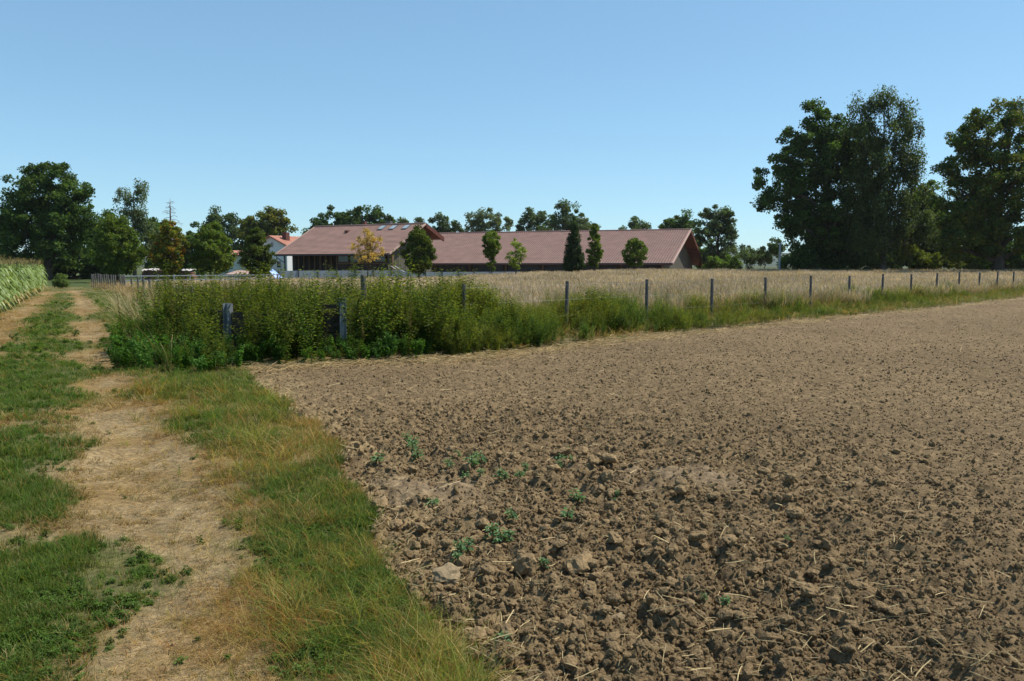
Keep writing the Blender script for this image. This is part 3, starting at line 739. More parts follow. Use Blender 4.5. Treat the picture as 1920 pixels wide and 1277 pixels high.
fence_thing('track_fence', lp, [1.0 + random.uniform(-.03, .03) for _ in lp], 'wire fence with grey posts curving along the right side of the track', 'fence', .006, (.5, .93), .055)

# steel posts with dark planks in the weeds (old bay)
bay = empty('plank_bay', (pA[0], BAY_D, 0)); tag(bay, 'old plank wall slotted between two grey steel H posts in the weeds', 'plank wall')
def hpost(x_, y_, h_, rz):
    m_ = MB(); w_, d2, t_ = .12, .12, .012
    m_.box(-w_ / 2, w_ / 2, -d2 / 2, -d2 / 2 + t_, -.2, h_); m_.box(-w_ / 2, w_ / 2, d2 / 2 - t_, d2 / 2, -.2, h_); m_.box(-t_ / 2, t_ / 2, -d2 / 2 + t_, d2 / 2 - t_, -.2, h_)
    o_ = m_.build('steel_post', M['galv'], bay, False, None, (x_ - pA[0], y_ - BAY_D, 0)); o_.rotation_euler = (random.uniform(-.02, .02), random.uniform(-.02, .02), rz); return o_
zA = at(427, 569, BAY_D)[2]; zB = at(641, 559, BAY_D + .1)[2]
hpost(pA[0], BAY_D, zA, R(62)); hpost(pB[0], BAY_D + .1, zB, R(118))
dx_, dy_ = pB[0] - pA[0], .12
def plank(x0, x1, y0, y1, z0, z1, tilt=0):
    L = math.hypot(x1 - x0, y1 - y0); m_ = MB().box(.06, L - .06, -.02, .02, 0, z1 - z0)
    o_ = m_.build('plank', M['plank'], bay, False, None, (x0 - pA[0], y0 - BAY_D, z0)); o_.rotation_euler = (0, tilt, math.atan2(y1 - y0, x1 - x0))
for k, (za, zb, tl) in enumerate([(.04, .23, 0), (.24, .43, .005), (.44, .63, -.004), (.64, .80, .008)]):
    plank(pA[0], pB[0], BAY_D, BAY_D + .1, za, zb, tl)
for k in range(3):
    plank(pB[0], pB[0] - 1.3, BAY_D + .16, BAY_D + 2.0, .05 + .23 * k, .05 + .23 * k + .215, random.uniform(-.02, .02))
plank(pB[0] - .45, pB[0] - .02, BAY_D + .05, BAY_D + .06, .86, .93, -.03)
for k in range(3):
    plank(pA[0] - 1.3, pA[0], BAY_D + 1.4, BAY_D + .06, .05 + .26 * k, .05 + .26 * k + .25, random.uniform(-.02, .02))

# ------------------------------------------------------------------ BUILDINGS
def tile_roof(name, A, U, W, L, SL, pitch=.30, row=.36, mat='tile', parent=None, th=.045):
    """A: eave corner; U: unit along eave; W: unit up the slope"""
    A, U, W = [np.array(q, float) for q in (A, U, W)]; Nn = np.cross(U, W)
    if Nn[2] < 0: Nn = -Nn
    nc = int(L / pitch); pc = L / nc; nrw = int(SL / row); pr = SL / nrw
    us = np.linspace(0, L, nc * 4 + 1); prof = .024 * np.cos(us / pc * 2 * math.pi)
    rows = []
    for k in range(nrw):
        rows.append((k * pr, th)); rows.append(((k + 1) * pr - .001, 0.0))
    V_ = np.concatenate([A + U * us[:, None] + W * v0 + Nn * (prof[:, None] + h0) for v0, h0 in rows])
    nc1 = len(us); idx_ = np.arange(len(rows) * nc1).reshape(len(rows), nc1)
    F_ = np.stack([idx_[:-1, :-1], idx_[:-1, 1:], idx_[1:, 1:], idx_[1:, :-1]], -1).reshape(-1, 4)
    me = mesh_np(name, V_, F_, M[mat], None, False)
    return link(name, me, parent, None, 'stuff')

# --- barn 2, the long one
b2 = empty('long_barn', (19.4, 95.1, 0), R(-20.4)); tag(b2, 'long low barn with red tiled roof stretching behind the young trees', 'barn')
L2, Hw, Ze, Zr = 38.6, 15.6, 1.85, 6.50
sl = math.atan2(Zr - Ze, Hw); SL2 = math.hypot(Hw, Zr - Ze)
rf = tile_roof('roof_tiles', (-L2, 0, Ze + .02), (1, 0, 0), (0, math.cos(sl), math.sin(sl)), L2, SL2, .33, .42, 'tile', b2)
m_ = MB(); m_.slab([(-L2, 0, Ze - .03), (0, 0, Ze - .03), (0, Hw, Zr - .03), (-L2, Hw, Zr - .03)], (0, 0, -.18)); m_.slab([(-L2, 2 * Hw, Ze - .03), (0, 2 * Hw, Ze - .03), (0, Hw, Zr - .03), (-L2, Hw, Zr - .03)], (0, 0, -.18)); m_.build('roof_deck', M['fascia'], b2)
tile_roof('roof_tiles', (-L2, 2 * Hw, Ze + .02), (1, 0, 0), (0, -math.cos(sl), math.sin(sl)), L2, SL2, .66, .42, 'tile', b2)
m_ = MB(); m_.tube([(-L2, Hw, Zr + .06), (0, Hw, Zr + .06)], .13, 8); m_.build('ridge_tiles', M['tile'], b2)
m_ = MB(); m_.slab([(-.1, 0, Ze + .09), (.06, 0, Ze + .09), (.06, Hw, Zr + .10), (-.1, Hw, Zr + .10)], (0, 0, -.2)); m_.build('verge_board', M['verge'], b2)
m_ = MB(); m_.slab([(-.1, 2 * Hw, Ze + .09), (.06, 2 * Hw, Ze + .09), (.06, Hw, Zr + .08), (-.1, Hw, Zr + .08)], (0, 0, -.45)); m_.build('verge_board', M['fascia'], b2)
m_ = MB(); m_.box(-L2, 0, -.14, -.01, Ze - .12, Ze - .02); m_.build('gutter', M['lead'], b2)
MB().box(-L2 + 1, -1.6, 1.3, 1.5, -.4, Ze + .16).build('wall', M['darkwood'], b2)
MB().box(-L2 + 1, -1.6, 2 * Hw - 1.5, 2 * Hw - 1.3, -.4, Ze + .16).build('wall', M['darkwood'], b2)
for k in range(7):
    x0 = -L2 + 1.6 + k * 5.1
    MB().box(x0, x0 + 4.3, 1.24, 1.297, .15, 1.7).build('sliding_panel', M['bluewood'], b2)
for k in range(8):
    x0 = -L2 + 1.1 + k * 5.15; MB().box(x0, x0 + .22, .9, 1.12, -.3, Ze + .1).build('wall_post', M['timber'], b2)
gm_ = MB()
ny_ = 74; y0_, y1_ = 1.5, 2 * Hw - 1.5
for k in range(ny_):
    a = y0_ + (y1_ - y0_) * k / ny_; b = y0_ + (y1_ - y0_) * (k + 1) / ny_ - .03; o_ = .03 * (k % 2)
    za = Ze + (Zr - Ze) * (1 - abs(a - Hw) / Hw) - .24; zb = Ze + (Zr - Ze) * (1 - abs(b - Hw) / Hw) - .24
    gm_.add([(-1.6 + o_, a, -.4), (-1.6 + o_, b, -.4), (-1.6 + o_, b, zb), (-1.6 + o_, a, za), (-1.75, a, -.4), (-1.75, b, -.4), (-1.75, b, zb), (-1.75, a, za)], [(0, 1, 2, 3), (7, 6, 5, 4), (0, 3, 7, 4), (1, 5, 6, 2), (3, 2, 6, 7)])
gm_.build('gable_boards', M['planks'], b2, False, 'stuff')
MB().box(-L2 + 1.2, -L2 + 1.4, 1.5, 2 * Hw - 1.5, -.4, 2.0).build('wall', M['darkwood'], b2)
MB().box(-.5, -.25, 2 * Hw - 1.6, 2 * Hw - 1.35, -.4, Ze + .2).build('corner_post', M['fascia'], b2)
for k in (1, 2, 3):
    yy = Hw * k / 2; zz_ = Ze + (Zr - Ze) * (1 - abs(yy - Hw) / Hw) - .3
    MB().box(-1.6, -.05, yy - .1, yy + .1, zz_ - .2, zz_).build('purlin', M['fascia'], b2)

# --- barn 1, the nearer one
F1x, F1y = -13.75, 88.6
b1 = empty('stable_building', (F1x, F1y, 0), R(-28)); tag(b1, 'stable with tall red tiled roof, skylights and open timber front', 'stable')
L1, H1, K1, e1, r1 = 17.4, 7.25, 3.9, 2.92, 6.56
s1 = math.atan2(r1 - e1, H1); SL1 = math.hypot(H1, r1 - e1); zb1 = 5.0
tile_roof('roof_tiles', (-L1, 0, e1 + .02), (1, 0, 0), (0, math.cos(s1), math.sin(s1)), L1, SL1, .27, .34, 'tile', b1)
s1b = math.atan2(r1 - zb1, K1); tile_roof('roof_tiles', (-L1, H1 + K1, zb1 + .02), (1, 0, 0), (0, -math.cos(s1b), math.sin(s1b)), L1, math.hypot(K1, r1 - zb1), .5, .4, 'tile', b1)
m_ = MB(); m_.slab([(-L1, 0, e1 - .03), (0, 0, e1 - .03), (0, H1, r1 - .03), (-L1, H1, r1 - .03)], (0, 0, -.16)); m_.slab([(-L1, H1 + K1, zb1 - .03), (0, H1 + K1, zb1 - .03), (0, H1, r1 - .03), (-L1, H1, r1 - .03)], (0, 0, -.16)); m_.build('roof_deck', M['fascia'], b1)
MB().tube([(-L1, H1, r1 + .05), (0, H1, r1 + .05)], .12, 8).build('ridge_tiles', M['tile'], b1)
m_ = MB(); m_.slab([(-L1 - .05, 0, e1 + .09), (-L1 + .1, 0, e1 + .09), (-L1 + .1, H1, r1 + .1), (-L1 - .05, H1, r1 + .1)], (0, 0, -.2)); m_.build('verge_board', M['verge'], b1)
m_ = MB(); m_.slab([(-.08, 0, e1 + .09), (.06, 0, e1 + .09), (.06, H1, r1 + .1), (-.08, H1, r1 + .1)], (0, 0, -.2)); m_.build('verge_board', M['verge'], b1)
m_ = MB(); m_.slab([(-.10, H1 + K1, zb1 + .09), (.08, H1 + K1, zb1 + .09), (.08, H1 + .01, r1 + .12), (-.10, H1 + .01, r1 + .12)], (0, 0, -.5)); m_.build('verge_board', M['fascia'], b1)
MB().box(-L1, 0, -.13, -.01, e1 - .12, e1 - .02).build('gutter', M['lead'], b1)
MB().box(-L1 + 1.7, -1.2, 3.2, 3.4, -.4, 4.2).build('wall', M['darkwood'], b1)
MB().box(-L1 + 1.7, -1.2, H1 + K1 - 1.4, H1 + K1 - 1.2, -.4, 4.9).build('wall', M['darkwood'], b1)
MB().box(-L1 + 1.7, -L1 + 1.9, 1.2, H1 + K1 - 1.4, -.4, 3.3).build('wall', M['planks'], b1)
g1 = MB(); 
for k in range(40):
    a = 1.2 + (H1 + K1 - 2.4) * k / 40; b = 1.2 + (H1 + K1 - 2.4) * (k + 1) / 40 - .03; o_ = .03 * (k % 2)
    def rz_(q): return (e1 + (r1 - e1) * q / H1 if q < H1 else r1 - (r1 - zb1) * (q - H1) / K1) - .22
    g1.add([(-1.1 + o_, a, -.4), (-1.1 + o_, b, -.4), (-1.1 + o_, b, rz_(b)), (-1.1 + o_, a, rz_(a)), (-1.2, a, -.4), (-1.2, b, -.4), (-1.2, b, rz_(b)), (-1.2, a, rz_(a))], [(0, 1, 2, 3), (7, 6, 5, 4), (0, 3, 7, 4), (1, 5, 6, 2), (3, 2, 6, 7)])
g1.build('gable_boards', M['planks'], b1, False, 'stuff')
for k in range(9):
    x0 = -L1 + 1.75 + k * .86; MB().box(x0, x0 + .13, 1.2, 1.34, -.3, e1 + .45).build('front_post', M['timber'], b1)
for k in range(24):
    x0 = -L1 + 1.8 + k * .29
    if k % 3: MB().box(x0, x0 + .07, 1.5, 1.56, 1.0, e1 + .5).build('slat', M['darkwood'], b1)
MB().box(-L1 + 1.9, -L1 + 8.6, 1.36, 1.42, -.2, 1.15).build('kick_boards', M['darkwood'], b1)
MB().box(-L1 + 8.7, -1.2, 1.15, 1.32, 1.75, 1.92).build('rail_beam', M['timber'], b1)
MB().box(-L1 + 8.7, -1.2, 1.4, 1.5, -.2, 1.72).build('kick_boards', M['darkwood'], b1)
for k in range(4):
    x0 = -L1 + 8.8 + k * 1.8; w_ = MB().box(x0, x0 + 1.6, 1.36, 1.40, 1.96, 2.95).build('window', M['timber'], b1); MB().box(x0 + .09, x0 + 1.51, 1.33, 1.355, 2.05, 2.86).build('pane', M['glass'], w_)
MB().box(-.6, -.3, .9, 1.2, -.3, e1 + .3).build('front_post', M['timber'], b1)
MB().tube([(-L1 + .75, .9, -.2), (-L1 + .75, .9, e1 + .3)], .11, 8).build('support_post', M['lead'], b1)
MB().tube([(-L1 + .75, .9, 1.9), (-L1 + .1, .3, 2.5), (-L1 + .05, .1, e1)], .06, 6).build('downpipe', M['lead'], b1)
def on_roof(x, y): return e1 + (r1 - e1) * y / H1
for cxp in (718, 739, 763):
    # skylights lie in the roof plane near the ridge
    yl = H1 - .95; D_ = F1y + yl * math.cos(R(28)); 
    best = min(np.linspace(-9, 0, 900), key=lambda q: abs((F1x + q * math.cos(R(-28)) - yl * math.sin(R(-28))) / (F1y + q * math.sin(R(-28)) + yl * math.cos(R(-28))) * F + 960 - cxp))
    h_ = .5; q_ = [(best - .38, yl - h_, on_roof(0, yl - h_) + .16), (best + .38, yl - h_, on_roof(0, yl - h_) + .16), (best + .38, yl + h_, on_roof(0, yl + h_) + .16), (best - .38, yl + h_, on_roof(0, yl + h_) + .16)]
    w_ = MB().slab(q_, (0, 0, -.2)).build('skylight', M['lead'], b1)
    q_ = [(best - .3, yl - h_ + .1, on_roof(0, yl - h_ + .1) + .18), (best + .3, yl - h_ + .1, on_roof(0, yl - h_ + .1) + .18), (best + .3, yl + h_ - .1, on_roof(0, yl + h_ - .1) + .18), (best - .3, yl + h_ - .1, on_roof(0, yl + h_ - .1) + .18)]
    MB().slab(q_, (0, 0, -.015)).build('pane', M['skyglass'], w_)
MB().box(-9.9, -9.5, H1 + .4, H1 + .8, 6, 7.15).build('chimney', M['brick'], b1)
MB().box(-6.2, -5.5, H1 + .3, H1 + .8, 6, 7.05).build('roof_vent', M['lead'], b1)
MB().box(-10.8, -10.3, H1 - 2.0, H1 - 1.6, on_roof(0, H1 - 2), on_roof(0, H1 - 1.8) + .28).build('roof_vent', M['brick'], b1)

# --- white house behind
hd = math.atan2(-.55, .83)
hs = empty('white_house', (-36.6, 120, 0), hd); tag(hs, 'white rendered house with orange red roof and brick chimney behind the stable', 'house')
w0, ze, zp, LN = 3.5, 4.62, 6.0, 10.0
m_ = MB(); m_.add([(-w0, 0, -.3), (w0, 0, -.3), (w0, 0, ze), (0, 0, zp), (-w0, 0, ze), (-w0, LN, -.3), (w0, LN, -.3), (w0, LN, ze), (0, LN, zp), (-w0, LN, ze)], [(0, 1, 2, 3, 4), (9, 8, 7, 6, 5), (1, 6, 7, 2), (0, 4, 9, 5)]); m_.build('wall', M['white'], hs)
for sgn in (-1, 1):
    slp = (zp - ze) / w0; hw_ = w0 + .45; zz = zp + .1 - slp * hw_
    ln_ = math.hypot(hw_, slp * hw_)
    MB().slab([(0, -.5, zp + .08), (sgn * hw_, -.5, zz - .02), (sgn * hw_, LN + .5, zz - .02), (0, LN + .5, zp + .08)], (0, 0, -.12)).build('roof', M['tile2'], hs)
    tile_roof('roof_tiles', (sgn * hw_, -.5, zz + .02), (0, 1, 0), (-sgn * hw_ / ln_, 0, slp * hw_ / ln_), LN + 1, ln_, .4, .4, 'tile2', hs, .03)
MB().box(1.1, 2.0, 1.2, 1.9, 5, 6.6).build('chimney', M['brick'], hs)
w_ = MB().box(-.05, .5, -.06, -.01, 4.3, 5.15).build('window', M['white'], hs); MB().box(.02, .43, -.085, -.065, 4.37, 5.08).build('pane', M['glass'], w_)
for x_, z_ in ((-2.2, 1.2), (1.2, 1.2), (-2.2, 3.0)):
    w_ = MB().box(x_, x_ + 1, -.06, -.01, z_, z_ + 1.1).build('window', M['white'], hs); MB().box(x_ + .08, x_ + .92, -.085, -.065, z_ + .08, z_ + 1.02).build('pane', M['glass'], w_)
an = empty('white_annex', (-43.2, 117, 0), 0); tag(an, 'low white annex wall showing between two trees left of the house', 'annex')
MB().box(-1.0, 4.2, 0, 5, -.3, 3.0).build('wall', M['white'], an)
MB().slab([(-1.3, -.4, 3.1), (4.5, -.4, 3.1), (4.5, 5.3, 3.9), (-1.3, 5.3, 3.9)], (0, 0, -.1)).build('roof', M['tile2'], an)
w_ = MB().box(.4, 1.4, -.06, -.01, 1.2, 2.2).build('window', M['white'], an); MB().box(.48, 1.32, -.085, -.065, 1.28, 2.12).build('pane', M['glass'], w_)
sp = at(450, 510, 84); sh = empty('low_shed', (sp[0], 84, 0)); tag(sh, 'small low shed with flat pinkish roof behind the paddock rails', 'shed')
MB().box(-1.3, 1.4, 0, 1.8, -.3, .62).build('wall', M['bluepanel'], sh)
MB().slab([(-1.5, -.2, .68), (1.6, -.2, .68), (1.2, 1.9, 1.08), (-1.0, 1.9, 1.08)], (0, 0, -.05)).build('roof', M['verge'], sh)

# --- arena barrier, rails and yard things
def lerp(a, b, t): return a + (b - a) * t
A0 = at(523, 515, 72); A1 = at(975, 515, 84)
br = empty('arena_barrier', (A0[0], 72, 0)); tag(br, 'blue grey panel barrier running along the front of the barns', 'barrier')
nb = 14
for k in range(nb):
    p = lerp(A0, A1, k / nb) - np.array([A0[0], 72, 0]); q = lerp(A0, A1, (k + 1) / nb) - np.array([A0[0], 72, 0]); L = math.hypot(q[0] - p[0], q[1] - p[1])
    top = 1.13 if k < 8 else .95
    o_ = MB().box(.03, L - .03, -.03, .03, .2, top).build('panel', M['bluepanel'], br, False, None, (p[0], p[1], 0)); o_.rotation_euler[2] = math.atan2(q[1] - p[1], q[0] - p[0])
    MB().box(-.06, .06, -.1, -.035, -.3, top + .08).build('post', M['lead'], br, False, None, (p[0], p[1], 0))
R0 = at(232, 520, 58); R1 = at(520, 520, 66)
rl = empty('paddock_rail', (R0[0], 58, 0)); tag(rl, 'pale two rail paddock fence in front of the timber stack and shed', 'fence')
for k in range(11):
    p = lerp(R0, R1, k / 10) - np.array([R0[0], 58, 0]); MB().box(-.05, .05, -.05, .05, -.2, .92).build('post', M['rail'], rl, False, None, (p[0], p[1], 0))
    if k < 10:
        q = lerp(R0, R1, (k + 1) / 10) - np.array([R0[0], 58, 0]); L = math.hypot(q[0] - p[0], q[1] - p[1])
        for z_ in (.48, .8):
            o_ = MB().box(.05, L - .05, -.09, -.055, z_, z_ + .07).build('rail', M['rail'], rl, False, None, (p[0], p[1], 0)); o_.rotation_euler[2] = math.atan2(q[1] - p[1], q[0] - p[0])
ls = at(315, 510, 88); lg = empty('timber_stack', (ls[0], 88, 0)); tag(lg, 'long brown stack of logs beneath crumpled white sheets', 'log stack')
m_ = MB()
for r_ in range(5):
    for k in range(24 - r_):
        xx = -3.2 + k * .26 + r_ * .13; m_.tube([(xx, 0, .1 + r_ * .22), (xx + random.uniform(-.03, .03), 1.2, .1 + r_ * .22)], .125 * random.uniform(.85, 1.05), 7)
m_.build('logs', M['log'], lg, True, 'stuff')
def crumple(x0, x1, z, seed):
    r_ = np.random.default_rng(seed); nx_, ny__ = 14, 6; V_ = []; 
    for j in range(ny__):
        for i in range(nx_):
            V_.append((x0 + (x1 - x0) * i / (nx_ - 1), -.15 + 1.5 * j / (ny__ - 1), z + .12 * r_.random() - .04 * abs(i - nx_ / 2) / 3 - (.12 if j == 0 else 0)))
    F_ = [(j * nx_ + i, j * nx_ + i + 1, (j + 1) * nx_ + i + 1, (j + 1) * nx_ + i) for j in range(ny__ - 1) for i in range(nx_ - 1)]
    MB().add(V_, F_).build('sheet', M['sheet'], lg)
crumple(-3.0, -1.1, 1.17, 1); crumple(.9, 2.7, 1.14, 2)
bp = MB(); c_ = [at(503, 506, 68), at(512, 504.5, 68.6), at(529, 520, 68.6), at(519, 523, 68)]
o0 = c_[3].copy(); bs = empty('blue_board', (o0[0], o0[1], 0)); tag(bs, 'shiny blue board tilted on its edge beside the dark tree', 'board')
MB().slab([tuple(q - np.array([o0[0], o0[1], 0])) for q in c_], (.02, .06, -.03)).build('panel', M['bluesheet'], bs)
MB().tube([tuple(c_[1] - np.array([o0[0], o0[1], 0]) + np.array([0, .1, 0])), (-.3, .9, 0)], .03, 6).build('prop', M['lead'], bs)
for k, (a, b) in enumerate([((733, 499), (743, 505)), ((741, 499), (758, 510))]):
    p, q = at(*a, 78), at(*b, 77.5); o_ = MB().tube([(0, 0, 0), tuple(q - p)], .035, 6).build('white_pole', M['white'], None, False, None, tuple(p))
    tag(o_, ['shorter upper white pole leaning against the barrier by the round tree', 'longer lower white pole leaning against the barrier by the round tree'][k], 'pole')
up = at(1463, 455, 82); o_ = MB().tube([(0, 0, 0), (0, 0, up[2])], .11, 8).build('utility_post', M['galv'], None, False, None, (up[0], 82, 0)); tag(o_, 'plain grey metal post standing before the left edge of the big trees', 'post')

# ------------------------------------------------------------------ TREES
def prof_of(shp, t):
    t = np.clip(t, 0, 1)
    if shp == 'egg': return np.clip(np.sin(np.pi * (t ** .80 * .93 + .06)), 0, 1) ** .55
    if shp == 'cone': return np.clip((1.0 - t), 0, 1) ** .62 * np.clip(t * 7 + .45, 0, 1) ** .5
    if shp == 'vase': return np.clip(np.sin(np.pi * (t ** 1.35 * .90 + .09)), 0, 1) ** .6
    return np.clip(np.sin(np.pi * (t * .94 + .03)), 0, 1) ** .5
def tree_mesh(seed, D, blobs, nclump, nleaf, leaf, cr, cols, droop=1.0, flat=.75, elong=1.9, outer=.45):
    r = np.random.default_rng(seed)
    bl = []
    rev = [b for b in blobs if b[0] == 'rev']; blobs = [b for b in blobs if b[0] != 'rev']
    for b in blobs:
        c = at(b[0], b[1], D + (b[4] if len(b) > 4 else 0)); sx = b[2] * 1.10 * D / F; sz = b[3] * 1.06 * D / F; bl.append((c, sx, (sx + sz) * .5 * .9, sz))
    if bl:
        w = np.array([b[1] * b[3] for b in bl]) ** .9; w /= w.sum(); ch = r.choice(len(bl), nclump, p=w)
        d = r.normal(size=(nclump, 3)); d /= np.linalg.norm(d, axis=1)[:, None]; rad = r.random(nclump) ** outer
        cen = np.array([bl[k][0] for k in ch]) + d * rad[:, None] * np.array([bl[k][1:] for k in ch])
    if rev:
        _, cx_, top_, bot_, w_, shp = rev[0]
        t = r.random(nclump * 6); rp_ = prof_of(shp, t); t = t[r.random(len(t)) < rp_ ** 1.5 + .04][:nclump - (len(cen) // 6 if bl else 0)]
        rp_ = prof_of(shp, t); a = r.random(len(t)) * 6.283; q = r.random(len(t)) ** .42 * (1 + (0 if shp == 'cone' else 1) * (.13 * np.sin(a * 2 + t * 7 + seed) + .10 * np.sin(a * 5 + t * 17)))
        R0_ = (w_ * .5) * D / F; p0 = at(cx_, bot_, D); p1 = at(cx_, top_, D); cr2 = cr * .55
        rr2 = np.clip(R0_ * rp_ - cr2, .02, None) * q
        c2 = np.stack([p0[0] + np.cos(a) * rr2, D + np.sin(a) * rr2, p0[2] + cr2 * .6 + (p1[2] - p0[2] - cr2 * 1.2) * t], 1)
        cen = c2 if not bl else np.vstack([c2, cen[:max(6, nclump // 8)]])
        nclump = len(cen)
    csz = cr * r.uniform(.6, 1.35, nclump)
    k = r.integers(0, nclump, nleaf)
    off = r.normal(size=(nleaf, 3)); off /= np.linalg.norm(off, axis=1)[:, None]; off *= (r.random((nleaf, 1)) ** .5)
    off *= csz[k][:, None] * np.array([1, 1, flat * droop])
    P = cen[k] + off
    # leaf frames
    nrm = off * .6 + r.normal(size=(nleaf, 3)) * .8 * cr + np.array([0, 0, .5 * cr]); nrm /= np.linalg.norm(nrm, axis=1)[:, None]
    tg = r.normal(size=(nleaf, 3)); tg[:, 2] -= (droop - 1) * 2.0; tg -= nrm * (tg * nrm).sum(1)[:, None]; tg /= np.linalg.norm(tg, axis=1)[:, None]; bt = np.cross(nrm, tg)
    s = leaf * r.uniform(.6, 1.35, nleaf)[:, None]; L = tg * s * .5 * elong ** .5; W = bt * s * .5 / elong ** .5 * 1.15
    V = np.stack([P - L, P + W + L * .1, P + L, P - W + L * .1], 1).reshape(-1, 3)
    Fc = np.arange(nleaf * 4).reshape(-1, 4)
    cl = np.array(cols); ci = r.integers(0, len(cl), nclump); base = np.where(r.random((nleaf, 1)) < .55, cl[ci][k], cl[r.integers(0, len(cl), nleaf)]) * (.72 + .56 * r.random(nclump))[k][:, None] * r.uniform(.7, 1.3, (nleaf, 1))
    return V, Fc, np.repeat(base, 4, 0), cen
OAK = [(.052, .098, .019), (.066, .118, .022), (.042, .082, .018), (.078, .125, .026)]
MID = [(.075, .135, .024), (.095, .155, .03), (.06, .11, .02)]
LIME = [(.12, .17, .028), (.15, .20, .035), (.09, .135, .022)]
MAPLE = [(.10, .155, .020), (.08, .13, .018), (.14, .18, .026)]
AUT = [(.28, .17, .02), (.12, .16, .022), (.18, .17, .02), (.30, .14, .015), (.10, .14, .018), (.11, .15, .02), (.13, .16, .02)]
GOLD = [(.48, .33, .09), (.42, .27, .07), (.36, .28, .09)]
SILV = [(.11, .145, .065), (.13, .165, .08), (.09, .125, .06)]
FARC = [(.075, .115, .045), (.095, .135, .055), (.065, .10, .04)]  # far foliage greens with some haze blue put into the colour
OLIV = [(.12, .135, .020), (.09, .115, .02), (.07, .10, .018), (.16, .15, .022)]
def make_tree(name, label, D, base_px, blobs, nclump, nleaf, leaf, cr, cols, tr=.2, limbs=8, bark='bark', group=None, seed=None, z0=0., cat='tree', **kw):
    if name == 'young_tree' and nleaf > 4000: nclump = int(nclump * 1.7); nleaf = int(nleaf * 1.25); cr *= .85
    seed = seed or (abs(hash(label)) % 1 + len(label) * 7 + int(base_px))
    nleaf = int(nleaf * 1.45); leaf *= .84
    V_, F_, C_, cen = tree_mesh(seed, D, blobs, nclump, nleaf, leaf, cr, cols, **kw)
    bx = (base_px - HX) / F * D; gz = float(rise(np.array([bx]), np.array([float(D)]))[0]) + z0
    root = empty(name, (bx, D, gz)); og = np.array([bx, D, gz])
    link('crown', mesh_np('crown', V_ - og, F_, M['leaf'], C_), root)
    top = cen[np.argsort(cen[:, 2])[-max(3, len(cen) // 8):]].mean(0) - og; mid = cen.mean(0) - og
    r = random.Random(seed)
    m_ = MB(); pts = []; n_ = 7
    for i in range(n_):
        t = i / (n_ - 1); q = np.array([0, 0, -.3]) * (1 - t) + np.array([top[0] * .8, top[1] * .8, top[2]]) * t
        wob = tr * .9 * math.sin(3.1 * t) * (1 if i not in (0, n_ - 1) else 0); q = q + np.array([r.uniform(-1, 1), r.uniform(-1, 1), 0]) * wob; pts.append(q)
    m_.tube([tuple(q) for q in pts], [tr * (1.35 if i == 0 else 1) * (1 - .86 * i / (n_ - 1)) for i in range(n_)], 8)
    order = sorted(range(len(cen)), key=lambda q: r.random())[:limbs]
    for k in order:
        c = cen[k] - og; t = min(.85, max(.12, (c[2] / max(.5, top[2])) * .62)); j = t * (n_ - 1); a = int(j); fr = j - a; p = pts[a] * (1 - fr) + pts[a + 1] * fr; rr = tr * (1 - .86 * t) * .55
        md = p * .45 + c * .55 + np.array([r.uniform(-.1, .1), r.uniform(-.1, .1), .10]) * np.linalg.norm(c - p)
        m_.tube([tuple(p), tuple(md), tuple(c)], [rr, rr * .6, rr * .15], 5)
    m_.build('trunk', M[bark], root, True)
    return tag(root, label, cat, group)
def oval(cx, top, bot, w, shape='egg'): return [('rev', cx, top, bot, w, shape)]

# the planted row of young trees before the barns
ROW = 'young trees planted in a row before the barns'
make_tree('young_tree', 'broad rounded olive green tree at the left end of the row', 74, 222, oval(222, 400, 514, 92, 'egg'), 150, 13000, .17, .5, MAPLE, .16, 10, group=ROW)
make_tree('young_tree', 'tree turning orange and gold in front of the timber stack', 70, 321, oval(318, 408, 508, 72, 'egg') + [(322, 505, 14, 14)], 110, 9500, .16, .42, AUT, .17, 10, group=ROW)
make_tree('young_tree', 'bushy dark green tree with short bare trunk before the paddock rails', 72, 398, oval(401, 416, 514, 88, 'egg'), 120, 11500, .16, .45, MAPLE, .15, 10, group=ROW)
make_tree('young_tree', 'narrow dark egg shaped tree beside the blue board', 68, 485, oval(484, 425, 520, 62, 'egg'), 95, 10000, .15, .38, [(.075, .105, .018), (.10, .125, .02), (.055, .085, .016)], .13, 8, group=ROW)
make_tree('young_tree', 'sparse golden tree standing before the stable roof', 74, 690, oval(691, 426, 500, 60, 'egg'), 80, 2300, .13, .34, GOLD, .07, 40, group=ROW)
make_tree('young_tree', 'dense round tree hiding the right end of the stable front', 72, 786, oval(784, 424, 512, 62, 'egg'), 95, 10500, .15, .40, [(.075, .11, .018), (.11, .14, .02), (.055, .085, .016)], .13, 8, group=ROW)
make_tree('young_tree', 'small green tree narrowing to its foot, left neighbour of the pale sapling', 76, 922, oval(921, 433, 485, 44, 'vase') + [(922, 490, 8, 20)], 60, 5600, .14, .32, MAPLE, .07, 8, group=ROW)
make_tree('young_tree', 'thin pale lime green sapling with see-through crown', 75, 967, oval(967, 445, 505, 40, 'egg'), 50, 1700, .14, .3, [(.22, .28, .05), (.18, .24, .045)], .05, 14, group=ROW)
make_tree('columnar_tree', 'dark pointed column shaped conifer before the long barn', 78, 1076, oval(1076, 404, 509, 48, 'cone'), 260, 15000, .12, .26, [(.028, .052, .016), (.035, .062, .018)], .1, 5, group=ROW, flat=1.2)
make_tree('young_tree', 'slim green tree right beside the pointed conifer', 80, 1114, oval(1114, 418, 505, 34, 'egg'), 60, 5200, .14, .30, MAPLE, .08, 7, group=ROW)
make_tree('young_tree', 'short round bushy tree nearest the right gable of the long barn', 82, 1190, oval(1190, 446, 503, 52, 'round'), 60, 5600, .15, .36, MAPLE, .09, 8, group=ROW)

